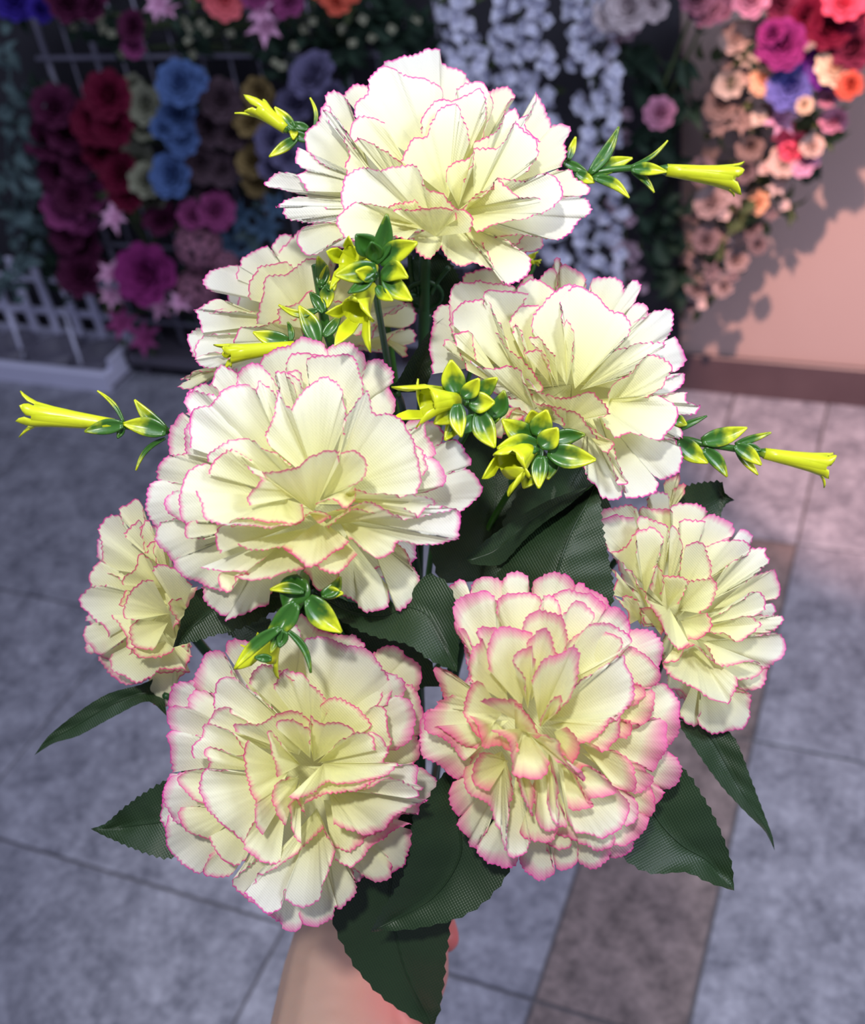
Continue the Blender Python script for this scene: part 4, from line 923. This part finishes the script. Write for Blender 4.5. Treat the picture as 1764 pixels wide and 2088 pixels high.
# ------------------------------------------------------------------ leaves of the bouquet (left edge, right edge from base to tip)
def leaf(Lp, Rp, d0, d1, fold=0.003, curl=0.004, seed=0, side=0.0, teeth=5.0, stem=None):
    r_ = np.random.default_rng(seed + 500); N = 34
    def rs(p):
        q = resample(p, 3.0); s = np.concatenate([[0], np.cumsum(np.linalg.norm(np.diff(q, axis=0), axis=1))]); t = np.linspace(0, s[-1], N)
        return np.stack([np.interp(t, s, q[:, 0]), np.interp(t, s, q[:, 1])], -1)
    L, Rr = rs(Lp), rs(Rp); wv = Rr - L; wl = np.linalg.norm(wv, axis=1)[:, None] + 1e-6
    j = teeth * (np.where(np.arange(N) % 2 == 0, 1, 0))[:, None] * (0.7 + 0.5 * r_.random((N, 1))) * np.minimum(1, wl / 60)
    j[0] = 0; j[-1] = 0
    L = L - wv / wl * j; Rr = Rr + wv / wl * j
    nc = 11; V = []
    for i in range(N):
        t = i / (N - 1)
        for k in range(nc):
            u = k / (nc - 1); p = L[i] * (1 - u) + Rr[i] * u; c = abs(2 * u - 1)
            d = d0 + (d1 - d0) * t + curl * math.sin(math.pi * t) * -1 + fold * (1 - c) * min(1, wl[i, 0] / 60) + side * (u - .5) + 0.0006 * math.sin(9 * t + 4 * u + seed) + 0.0002 * math.sin(31 * t - 9 * abs(u - .5))
            V.append(P(p[0], p[1], d))
    mm = d0 / FPX * 1000
    uv = np.array([[(L[i] * (1 - k / (nc - 1)) + Rr[i] * k / (nc - 1)) * mm for k in range(nc)] for i in range(N)]).reshape(-1, 2)
    b = (L[0] + Rr[0]) / 2
    o = mk('leaf', np.array(V), grid_faces(N, nc), M_LEAF, bouquet, origin=P(b[0], b[1], d0), uv=uv)
    mids = [np.array(V[i * nc + nc // 2]) for i in range(0, N - 1)]
    v, f = tube_mesh(mids, [0.0006 * (1 - .7 * i / N) for i in range(len(mids))], 5); mk('midrib', v, f, M_LEAF, o, origin=mids[0])
    if stem:
        pts = [P(b[0], b[1], d0)] + [P(*s) for s in stem]; v, f = tube_mesh(bez(pts, 6), 0.0013, 6); mk('stem', v, f, M_STEM, bouquet, origin=pts[-1])
    return o
RT = (854, 1950, .53)
leaf([(905, 1575), (880, 1620), (845, 1665), (838, 1740), (818, 1800), (785, 1850), (755, 1900)], [(930, 1572), (985, 1640), (1030, 1715), (1038, 1772), (990, 1835), (935, 1870), (850, 1892), (755, 1900)], .378, .392, .005, .004, 1, .004, stem=[(890, 1560, .42), (870, 1750, .5), RT])
leaf([(770, 1690), (700, 1790), (676, 1860), (705, 1935), (740, 1990), (790, 2040), (850, 2080), (882, 2098)], [(840, 1690), (900, 1780), (915, 1880), (908, 1950), (902, 2010), (895, 2060), (882, 2098)], .402, .43, .005, .006, 2, -.006, stem=[(800, 1660, .44), (830, 1800, .51), RT])
leaf([(1220, 1560), (1230, 1680), (1275, 1750), (1330, 1780), (1400, 1778), (1450, 1800), (1497, 1816)], [(1290, 1530), (1382, 1560), (1435, 1630), (1470, 1700), (1490, 1760), (1497, 1816)], .385, .395, .006, .004, 3, .006, stem=[(1200, 1600, .43), (1000, 1780, .5), RT])
leaf([(1380, 1470), (1420, 1530), (1470, 1600), (1525, 1660), (1560, 1695), (1580, 1735)], [(1460, 1470), (1500, 1510), (1535, 1600), (1560, 1665), (1575, 1705), (1580, 1735)], .425, .43, .004, .003, 4, .006, 2, stem=[(1300, 1480, .45), (1000, 1700, .5), RT])
leaf([(340, 1460), (300, 1430), (230, 1462), (160, 1500), (110, 1515), (70, 1540)], [(330, 1375), (290, 1395), (220, 1415), (160, 1452), (100, 1500), (70, 1540)], .43, .44, .004, .003, 5, .004, 1, stem=[(500, 1500, .46), (760, 1750, .51), RT])
leaf([(420, 1720), (345, 1748), (290, 1735), (240, 1715), (205, 1700), (185, 1690)], [(400, 1560), (335, 1595), (285, 1625), (245, 1655), (215, 1680), (185, 1690)], .40, .412, .005, .004, 6, .004, stem=[(500, 1680, .45), (740, 1850, .51), RT])
leaf([(1010, 1230), (1020, 1165), (1060, 1110), (1110, 1065), (1160, 1030), (1217, 984)], [(1245, 1240), (1250, 1205), (1240, 1140), (1228, 1080), (1224, 1030), (1217, 984)], .385, .39, -.006, .004, 7, -.014, stem=[(1100, 1300, .43), (950, 1600, .5), RT])
leaf([(950, 1138), (1000, 1095), (1050, 1060), (1110, 1025), (1160, 1005), (1212, 984)], [(960, 1150), (1020, 1150), (1070, 1100), (1110, 1065), (1160, 1030), (1212, 984)], .40, .392, .004, .003, 8, -.02, 1.5)
leaf([(640, 1180), (560, 1190), (470, 1185), (410, 1200), (378, 1250), (353, 1320)], [(650, 1225), (570, 1240), (500, 1275), (450, 1290), (400, 1305), (353, 1320)], .40, .372, .004, .003, 9, .003, stem=[(750, 1260, .44), (840, 1500, .49), RT])
leaf([(640, 1215), (690, 1260), (760, 1295), (830, 1312), (880, 1345), (932, 1370)], [(640, 1200), (740, 1235), (820, 1225), (870, 1172), (918, 1200), (934, 1280), (932, 1370)], .385, .353, .004, .006, 10, .002, stem=[(700, 1300, .43), (840, 1500, .49), RT])
leaf([(770, 800), (808, 780), (835, 735), (865, 690), (890, 660), (912, 644)], [(850, 800), (872, 780), (885, 740), (898, 700), (906, 670), (912, 644)], .41, .405, .004, .003, 11, .006, 1, stem=[(830, 900, .44), (852, 1300, .5), RT])
leaf([(1350, 1060), (1370, 1015), (1410, 990), (1470, 984), (1478, 1005), (1498, 1020)], [(1380, 1090), (1440, 1090), (1465, 1065), (1472, 1040), (1482, 1026), (1498, 1020)], .435, .44, .003, .003, 12, .004, stem=[(1250, 1150, .46), (950, 1600, .51), RT])
# leaves standing deep inside, behind the sprigs
leaf([(900, 1190), (880, 1120), (890, 1020), (900, 950), (960, 880), (1010, 850)], [(1060, 1180), (1120, 1100), (1130, 1000), (1110, 920), (1070, 870), (1010, 850)], .45, .46, .006, .004, 13, .01, stem=[(930, 1300, .47), (870, 1700, .51), RT])
leaf([(1010, 1150), (1030, 1060), (1080, 970), (1130, 930), (1230, 900)], [(1180, 1170), (1240, 1090), (1240, 1000), (1235, 950), (1230, 900)], .455, .46, .006, .004, 14, .01)
leaf([(690, 1400), (640, 1330), (600, 1280), (560, 1240), (520, 1215)], [(900, 1400), (860, 1330), (760, 1290), (650, 1240), (520, 1215)], .43, .43, .006, .004, 15, .0, stem=[(800, 1500, .46), (850, 1750, .51), RT])
leaf([(820, 640), (815, 590), (835, 540), (870, 500)], [(930, 640), (940, 590), (920, 540), (870, 500)], .47, .46, .004, .003, 16, stem=[(862, 760, .48), (852, 1200, .51)])
leaf([(430, 1270), (480, 1300), (520, 1330), (560, 1330)], [(470, 1240), (540, 1260), (580, 1290), (560, 1330)], .425, .42, .003, .002, 17)
leaf([(640, 1700), (680, 1800), (720, 1830), (790, 1800)], [(840, 1640), (860, 1720), (840, 1780), (790, 1800)], .42, .425, .005, .003, 18)
# trunk where all stems meet, wrapped ring joint near the top
tp = [P(866, 520, .455), P(862, 800, .475), P(852, 1200, .495), P(853, 1600, .515), P(855, 1950, .533), P(858, 2250, .55), P(860, 2420, .56)]
v, f = tube_mesh(bez(tp, 8), 0.0024, 8); mk('stem', v, f, M_STEM, bouquet, origin=tp[-1])
cpt = P(866, 602, .462); V = []
for i in range(20):
    a = i * math.pi / 10
    for k in range(6):
        q = k * math.pi / 3; rr_ = 0.0070 + 0.0009 * math.cos(q); V.append(cpt + rr_ * (math.cos(a) * R[:, 0] + math.sin(a) * (R[:, 2] * .8 + R[:, 1] * .6)) + 0.0009 * math.sin(q) * R[:, 1])
Fq = [(i * 6 + k, ((i + 1) % 20) * 6 + k, ((i + 1) % 20) * 6 + (k + 1) % 6, i * 6 + (k + 1) % 6) for i in range(20) for k in range(6)]
mk('stem_ring', V, Fq, M_STEM, bouquet, origin=cpt)
for a, b2 in (((836, 520), (848, 598)), ((915, 545), (878, 600)), ((820, 600), (850, 602))):
    v, f = tube_mesh(bez([P(*a, .452), P((a[0] + b2[0]) / 2 - 4, (a[1] + b2[1]) / 2, .457), P(*b2, .46)], 5), 0.0011, 6); mk('stem', v, f, M_STEM, bouquet, origin=P(*b2, .46))

# ------------------------------------------------------------------ yellow trumpet sprigs
def leaflet(par, a, b, wpx, d, dd=0.0, bend=0.0, yel=1.0, off=0.0):
    a = np.array(a, float); b = np.array(b, float); n = 11; ax = b - a; pr = np.array([-ax[1], ax[0]]) / (np.linalg.norm(ax) + 1e-6)
    V = []; tt = []
    for i in range(n):
        t = i / (n - 1); c = a + ax * t + pr * bend * math.sin(math.pi * t); w_ = wpx / 2 * (math.sin(math.pi * min(1, 0.07 + 0.93 * t) ** 0.85) + 0.04)
        for k in range(5):
            u = (k - 2) / 2; p = c + pr * u * w_
            V.append(P(p[0], p[1], d + dd * t - 0.0012 * abs(u) * w_ / 12 + 0.0012 * math.sin(math.pi * t))); tt.append(yel * (t * 1.25 - 0.15 + 0.18 * abs(u)) + off)
    F_ = grid_faces(n, 5); o = mk('leaflet', V, F_, M_SPRIG, par, origin=P(a[0], a[1], d), attrs=dict(tt=tt))
    s = o.modifiers.new('solid', 'SOLIDIFY'); s.thickness = 0.0006
    return o
def trumpet(par, a, m, rpx, d, dd, tips, tipd=0.0, yel=1.0):
    """tube from a to the mouth centre m, lobes to the given tips"""
    A = P(a[0], a[1], d); Mc = P(m[0], m[1], d + dd); ax = _n(Mc - A); r = rpx / FPX * d
    e1 = R[:, 1] - ax * ax.dot(R[:, 1]); 
    if np.linalg.norm(e1) < .2: e1 = R[:, 0] - ax * ax.dot(R[:, 0])
    e1 = _n(e1); e2 = np.cross(ax, e1)
    seg = 25; V = []; tt = []; prof = [(0, .28), (.1, .42), (.3, .52), (.55, .64), (.8, .8), (1, 1.0)]
    for t, q in prof:
        for k in range(seg):
            an = 2 * math.pi * k / seg; w5 = 1 + .07 * math.cos(5 * an); V.append(A + (Mc - A) * t + r * q * w5 * (math.cos(an) * e1 + math.sin(an) * e2)); tt.append(yel * (0.25 + 0.9 * min(1, t * 1.6)))
    F_ = grid_faces(len(prof), seg, True)
    # inner wall
    base = len(V)
    for t, q in prof[1:]:
        for k in range(seg):
            an = 2 * math.pi * k / seg; V.append(A + (Mc - A) * t + r * q * .86 * (math.cos(an) * e1 + math.sin(an) * e2)); tt.append(0.9)
    F_ += [tuple(base + x for x in q)[::-1] for q in grid_faces(len(prof) - 1, seg, True)]
    rim = 5 * seg; tips = list(tips)
    def proj(p): q = (p - CAMP) @ R; return np.array([CX + q[0] / -q[2] * FPX, CY - q[1] / -q[2] * FPX])
    tips3 = [P(x[0], x[1], d + dd + (x[2] if len(x) > 2 else tipd)) for x in tips]
    # assign tips to fifths of the rim by angle around the axis
    used = {}
    for T3 in tips3:
        rel = T3 - Mc; an = math.atan2(rel.dot(e2), rel.dot(e1)) % (2 * math.pi); k = int(round(an / (2 * math.pi / 5))) % 5
        for s_ in (0, 1, -1, 2, -2):
            if (k + s_) % 5 not in used: used[(k + s_) % 5] = T3; break
    for k in range(5):
        an = 2 * math.pi * k / 5; dirv = math.cos(an) * e1 + math.sin(an) * e2
        T3 = used.get(k, Mc + r * 1.7 * dirv + ax * r * 0.7)
        row = [rim + (5 * k + s_) % seg for s_ in (-2, -1, 0, 1, 2)]
        prev = row
        for lv, fr in ((1, .35), (2, .7)):
            cur = []
            for q, idx in enumerate(row):
                b0 = np.array(V[idx]); c0 = np.array(V[row[2]]); wdt = (1 - fr ** 2.2)
                p = c0 + (b0 - c0) * wdt * 1.25 + (T3 - c0) * fr + ax * r * 0.12 * math.sin(math.pi * fr); V.append(p); tt.append(1.15); cur.append(len(V) - 1)
            for q in range(4): F_.append((prev[q], prev[q + 1], cur[q + 1], cur[q]))
            prev = cur
        V.append(T3); tt.append(1.2); ti = len(V) - 1
        for q in range(4): F_.append((prev[q], prev[q + 1], ti))
    o = mk('trumpet_flower', V, F_, M_SPRIG, par, origin=A, attrs=dict(tt=tt)); s = o.modifiers.new('solid', 'SOLIDIFY'); s.thickness = 0.0005
    return o
def sprig(path, rad=0.0013, label=None):
    pts = bez([P(*p) for p in path], 6); v, f = tube_mesh(pts, rad, 7); o = mk('sprig', v, f, M_SPRIG, bouquet, origin=pts[0], attrs=dict(tt=np.full(len(v), 0.12)))
    if label: o['label'] = label
    return o
s = sprig([(860, 1200, .50), (780, 600, .46), (690, 310, .44), (628, 278, .43), (580, 262, .428)])
trumpet(s, (588, 268), (530, 222), 20, .428, 0, [(478, 232), (496, 192, -.002), (539, 202, .002)]); leaflet(s, (600, 262), (560, 218), 20, .427, yel=1.2); leaflet(s, (606, 280), (549, 319), 20, .426); leaflet(s, (600, 262), (598, 283), 14, .425, yel=1.3); leaflet(s, (628, 262), (592, 250), 16, .427, yel=.3); leaflet(s, (640, 262), (632, 199), 6, .427, bend=8, yel=.8); leaflet(s, (628, 285), (590, 268), 18, .426, yel=.4)
s = sprig([(860, 1000, .49), (980, 600, .46), (1120, 400, .44), (1200, 357, .43), (1285, 343, .428), (1350, 348, .428)])
trumpet(s, (1345, 345), (1490, 362), 26, .428, 0, [(1518, 328, .002), (1519, 346, -.003), (1511, 398, -.002), (1496, 402, .003)], yel=.9)
leaflet(s, (1203, 353), (1262, 258), 22, .427, bend=6, yel=.45); leaflet(s, (1205, 356), (1290, 322), 30, .428, bend=-4, yel=.85); leaflet(s, (1212, 362), (1283, 403), 20, .426, bend=-10, yel=.8); leaflet(s, (1284, 340), (1362, 286), 7, .427, bend=8, yel=.7); leaflet(s, (1288, 344), (1360, 350), 24, .425, bend=-3, yel=1.0); leaflet(s, (1290, 350), (1334, 392), 12, .427, bend=-6, yel=.6); leaflet(s, (1160, 325), (1174, 279), 13, .428, yel=.9); leaflet(s, (1176, 352), (1212, 372), 22, .427, yel=.9); leaflet(s, (1150, 330), (1200, 352), 18, .429, yel=.2)
s = sprig([(850, 1300, .50), (600, 1000, .46), (400, 900, .43), (335, 878, .415), (250, 868, .412)])
trumpet(s, (250, 868), (72, 846), 26, .412, 0, [(42, 796, -.002), (31, 859, -.003), (40, 893, .003)], yel=1.0)
leaflet(s, (338, 880), (249, 864), 36, .410, bend=3, yel=.8); leaflet(s, (338, 876), (274, 815), 24, .412, bend=-6, yel=.8); leaflet(s, (336, 894), (277, 959), 8, .412, bend=12, yel=.6); leaflet(s, (252, 862), (198, 797), 7, .411, bend=8, yel=.9); leaflet(s, (250, 866), (172, 880), 28, .409, bend=2, yel=.5); leaflet(s, (250, 872), (240, 892), 12, .41, yel=.3)
s = sprig([(860, 1400, .50), (1100, 1100, .46), (1300, 920, .44), (1385, 897, .425), (1435, 905, .42), (1500, 915, .42), (1550, 925, .42)])
trumpet(s, (1545, 922), (1680, 948), 24, .42, 0, [(1707, 929, -.003), (1688, 976, -.003), (1679, 995, .002), (1700, 922, .004)], yel=1.1)
leaflet(s, (1432, 900), (1524, 872), 34, .418, bend=3, yel=.85); leaflet(s, (1384, 897), (1444, 944), 38, .419, bend=3, yel=.8); leaflet(s, (1436, 915), (1483, 972), 26, .419, bend=-5, yel=.5); leaflet(s, (1500, 906), (1573, 882), 13, .42, yel=.6); leaflet(s, (1500, 908), (1553, 948), 28, .417, bend=-3, yel=.9); leaflet(s, (1502, 915), (1546, 968), 16, .42, yel=.9); leaflet(s, (1370, 880), (1442, 848), 12, .422, yel=.3); leaflet(s, (1366, 850), (1400, 866), 26, .421, yel=.6); leaflet(s, (1520, 908), (1552, 918), 14, .418, yel=.1)
Z5 = lambda x, y: (360 + x / 3.2667, 440 + y / 3.2667)
s = sprig([(858, 1200, .49), (800, 800, .45), (770, 620, .39), (764, 560, .356)], label='sprig of leaflets and open yellow stars beside the small stem ring')
trumpet(s, Z5(1330, 360), Z5(1140, 290), 31, .366, -.008, [Z5(1150, 130), Z5(1295, 265), Z5(1025, 495), Z5(995, 235), Z5(1230, 330)], -.004)
trumpet(s, Z5(1300, 450), Z5(1190, 640), 33, .362, -.008, [Z5(988, 648), Z5(1050, 872), Z5(1298, 912), Z5(1322, 700), Z5(1180, 530)], -.004)
for a, b, w_, be, ye in (((1320, 320), (1400, -10), 34, 6, .35), ((1350, 310), (1600, 180), 42, -5, .9), ((1330, 340), (1060, 395), 40, -3, .7), ((1320, 420), (1200, 370), 30, 3, 1.2), ((1360, 400), (1535, 410), 40, -14, 1.0), ((1380, 400), (1565, 560), 38, 4, .9), ((1330, 470), (1435, 560), 22, 3, 1.1), ((1320, 250), (1200, 130), 44, 0, .1), ((1300, 420), (1150, 510), 22, 0, .1), ((1330, 300), (1300, 180), 34, 0, .2)):
    leaflet(s, Z5(*a), Z5(*b), w_, .352, bend=be, yel=ye, dd=-.006)
s = sprig([(855, 1200, .49), (740, 860, .45), (672, 690, .405), (655, 600, .40), (645, 540, .40)], .0018)
trumpet(s, Z5(830, 860), Z5(360, 920), 20, .395, -.004, [Z5(245, 855), Z5(300, 925), Z5(370, 1003)], 0)
for a, b, w_, be, ye in (((960, 460), (940, 270), 26, 6, .5), ((1000, 470), (1005, 610), 26, 0, 1.1), ((950, 620), (680, 592), 14, -14, 1.0), ((940, 850), (815, 600), 36, 4, .7), ((740, 830), (510, 775), 30, -4, .8), ((760, 830), (740, 710), 10, 4, .4), ((980, 640), (890, 510), 22, 2, .3), ((980, 800), (1090, 660), 20, 2, .3), ((1000, 480), (1060, 440), 20, 2, 1.2), ((960, 480), (1000, 330), 20, 2, 1.0)):
    leaflet(s, Z5(*a), Z5(*b), w_, .394, bend=be, yel=ye)
Z6 = lambda x, y: (780 + x / 3.675, 720 + y / 3.675)
s = sprig([(858, 1300, .49), (900, 1000, .45), (960, 860, .39), (950, 820, .37)], label='upper of the two central sprigs, its trumpet pointing left')
trumpet(s, Z6(580, 350), Z6(330, 370), 35, .366, -.006, [Z6(66, 250), Z6(262, 190), Z6(68, 498), Z6(255, 568), Z6(400, 390)], -.003, yel=1.2)
for a, b, w_, be, ye, dz in (((560, 310), (515, 55), 44, -3, 1.0, 0), ((600, 330), (720, 195), 30, 3, 1.2, -.004), ((600, 340), (332, 245), 26, -4, .6, .002), ((560, 380), (590, 625), 32, 3, 1.0, -.004), ((560, 390), (390, 525), 36, -3, 1.1, 0), ((650, 370), (835, 370), 40, 0, 1.2, -.003), ((730, 340), (858, 190), 30, -5, .7, .001), ((800, 480), (910, 285), 34, 8, .4, .003), ((720, 440), (840, 705), 44, 4, .8, -.003), ((600, 450), (470, 650), 30, 0, .7, .004), ((700, 470), (600, 600), 30, 0, .1, .005), ((760, 480), (870, 490), 30, 0, .2, .005)):
    leaflet(s, Z6(*a), Z6(*b), w_, .364 + dz, bend=be, yel=ye, dd=-.003)
s = sprig([(860, 1350, .49), (1010, 1050, .45), (1090, 940, .39), (1095, 900, .372)], label='lower of the two central sprigs, its open star facing the camera')
trumpet(s, Z6(1130, 700), Z6(960, 830), 37, .368, -.008, [Z6(742, 943), Z6(833, 755), Z6(945, 1078), Z6(1122, 930), Z6(1065, 860)], -.004, yel=1.2)
for a, b, w_, be, ye, dz in (((1180, 700), (862, 712), 40, 6, .9, -.002), ((1150, 640), (900, 500), 44, -6, .7, .001), ((1150, 620), (1230, 430), 42, 2, .9, 0), ((1180, 700), (1310, 565), 40, 3, 1.1, -.004), ((1260, 660), (1515, 610), 30, -3, .4, .002), ((1240, 735), (1598, 800), 46, 3, .8, -.003), ((1190, 770), (1172, 1010), 30, 2, .7, -.003), ((1240, 770), (1240, 942), 34, -3, .5, .001), ((1150, 560), (1120, 435), 34, 0, 1.0, .005), ((1120, 900), (1060, 1005), 26, 0, 1.1, .004), ((1180, 700), (1050, 880), 36, 0, .1, .003)):
    leaflet(s, Z6(*a), Z6(*b), w_, .366 + dz, bend=be, yel=ye, dd=-.003)
Z7 = lambda x, y: (420 + x / 3.2667, 1160 + y / 3.2667)
s = sprig([(850, 1600, .50), (740, 1300, .44), (640, 1170, .38), (612, 1220, .352), (585, 1265, .348), (570, 1290, .347)], .0019, label='sprig hanging between the widest carnation and the one below it')
trumpet(s, Z7(490, 420), Z7(400, 580), 27, .352, .003, [Z7(350, 425), Z7(228, 510), Z7(178, 672), Z7(490, 733), Z7(475, 560)], .001, yel=1.1)
for a, b, w_, be, ye, dz in (((650, 150), (428, 140), 20, 6, .9, 0), ((600, 230), (400, 450), 40, -6, .55, 0), ((680, 195), (902, 422), 48, 6, .85, 0), ((490, 395), (190, 665), 22, 8, .75, -.003), ((540, 410), (697, 693), 11, -12, .35, 0), ((780, 180), (893, 55), 24, 8, .4, .004), ((770, 170), (910, 165), 22, -3, .8, .004), ((500, 400), (430, 560), 16, 0, .5, -.002), ((520, 420), (490, 520), 20, 0, .3, -.002), ((430, 600), (330, 590), 14, 0, .2, -.003), ((640, 60), (520, 260), 60, 0, 0, .003)):
    leaflet(s, Z7(*a), Z7(*b), w_, .345 + dz, bend=be, yel=ye)
s = sprig([(862, 1100, .49), (980, 700, .47), (1080, 560, .465), (1085, 530, .465)], .001)
trumpet(s, (1060, 545), (1085, 530), 12, .465, 0, [(1098, 512), (1105, 530), (1100, 542)], 0)

# ------------------------------------------------------------------ the hand
def skin_material():
    m, nt, b = new_mat('skin', 0.5, spec=0.35)
    nz = noise(nt, 28, 4); nz2 = noise(nt, 400, 3); rd = attr(nt, 'red')
    c = mixc(nt, nz, (0.36, 0.235, 0.18, 1), (0.48, 0.32, 0.25, 1))
    c = mixc(nt, rd, c, (0.62, 0.14, 0.13, 1))
    nt.links.new(c, b.inputs['Base Color'])
    b.inputs['Subsurface Weight'].default_value = 0.25; b.inputs['Subsurface Radius'].default_value = (0.008, 0.003, 0.0015); b.inputs['Subsurface Scale'].default_value = 1.0
    bump(nt, b, nz2, 0.12, 0.0006); return m
M_SKIN = skin_material()
nodes = [(660, 2900, .43, .042), (670, 2600, .455, .036), (680, 2350, .48, .034), (702, 2160, .505, .0365), (716, 2030, .525, .0345), (708, 1950, .54, .028)]
edges = [(i, i + 1) for i in range(5)]
def chain(start, pts):
    k = start
    for p in pts: nodes.append(p); edges.append((k, len(nodes) - 1)); k = len(nodes) - 1
chain(5, [(676, 1905, .556, .0175), (750, 1866, .560, .0110), (840, 1864, .552, .0094), (898, 1890, .537, .0080), (908, 1914, .531, .0068)])      # index, tip shows right of the leaf
chain(5, [(690, 1950, .574, .0145), (770, 1915, .582, .0102), (845, 1915, .573, .0092), (872, 1950, .556, .0080), (862, 1975, .545, .0068)])      # middle
chain(4, [(700, 2010, .588, .0125), (780, 1985, .600, .0098), (845, 1985, .590, .0088), (868, 2015, .574, .0076), (850, 2035, .563, .0064)])      # ring
chain(4, [(710, 2070, .598, .0115), (770, 2055, .610, .0086), (835, 2055, .600, .0078), (856, 2075, .586, .0066), (840, 2092, .577, .0056)])      # little
chain(3, [(785, 2110, .508, .0200), (840, 2045, .508, .0125), (874, 1985, .512, .0094), (880, 1940, .516, .0080), (876, 1916, .519, .0066)])      # thumb up along the stems
V = [P(a, b2, d) for a, b2, d, _ in nodes]; org = P(735, 2160, .505)
parts = []
def ball(c, r):
    q = [(math.sin(math.pi * a / 8), math.cos(math.pi * a / 8)) for a in range(9)]
    return [c + r * np.array([x * math.cos(k * math.pi / 6), x * math.sin(k * math.pi / 6), z]) for x, z in q for k in range(12)], grid_faces(9, 12, True)
for a, b2 in edges:
    pa, pb, ra, rb = V[a], V[b2], nodes[a][3], nodes[b2][3]
    nn = max(2, int(np.linalg.norm(pb - pa) / (0.22 * min(ra, rb))))
    for k in range(nn + 1):
        t = k / nn; parts.append(ball(pa + (pb - pa) * t, ra + (rb - ra) * t))
vv, ff = join(parts)
per = mk('person', vv, ff, None, origin=org)
rmh = per.modifiers.new('remesh', 'REMESH'); rmh.mode = 'VOXEL'; rmh.voxel_size = 0.0016; rmh.use_smooth_shade = True
smo = per.modifiers.new('smooth', 'SMOOTH'); smo.factor = 0.5; smo.iterations = 9
dg = bpy.context.evaluated_depsgraph_get(); ev = per.evaluated_get(dg); m2 = bpy.data.meshes.new_from_object(ev)
per.modifiers.clear(); per.data = m2; m2.materials.clear(); m2.materials.append(M_SKIN)
co = np.empty(len(m2.vertices) * 3); m2.vertices.foreach_get('co', co); co = co.reshape(-1, 3) + org
redc = [(P(920, 1912, .53), .013, 1.0), (P(905, 1975, .52), .012, .7), (P(835, 2035, .50), .026, .8), (P(888, 1930, .515), .014, .7), (P(800, 1985, .50), .012, .3)]
rv = np.zeros(len(co))
for c_, r0, a in redc: rv = np.maximum(rv, a * np.exp(-(np.linalg.norm(co - c_, axis=1) / r0) ** 2))
at = m2.attributes.new('red', 'FLOAT', 'POINT'); at.data.foreach_set('value', rv.astype(np.float32))
m2.polygons.foreach_set('use_smooth', [True] * len(m2.polygons))
tag(per, 'bare hand and forearm gripping the bouquet stems at the bottom', 'person')
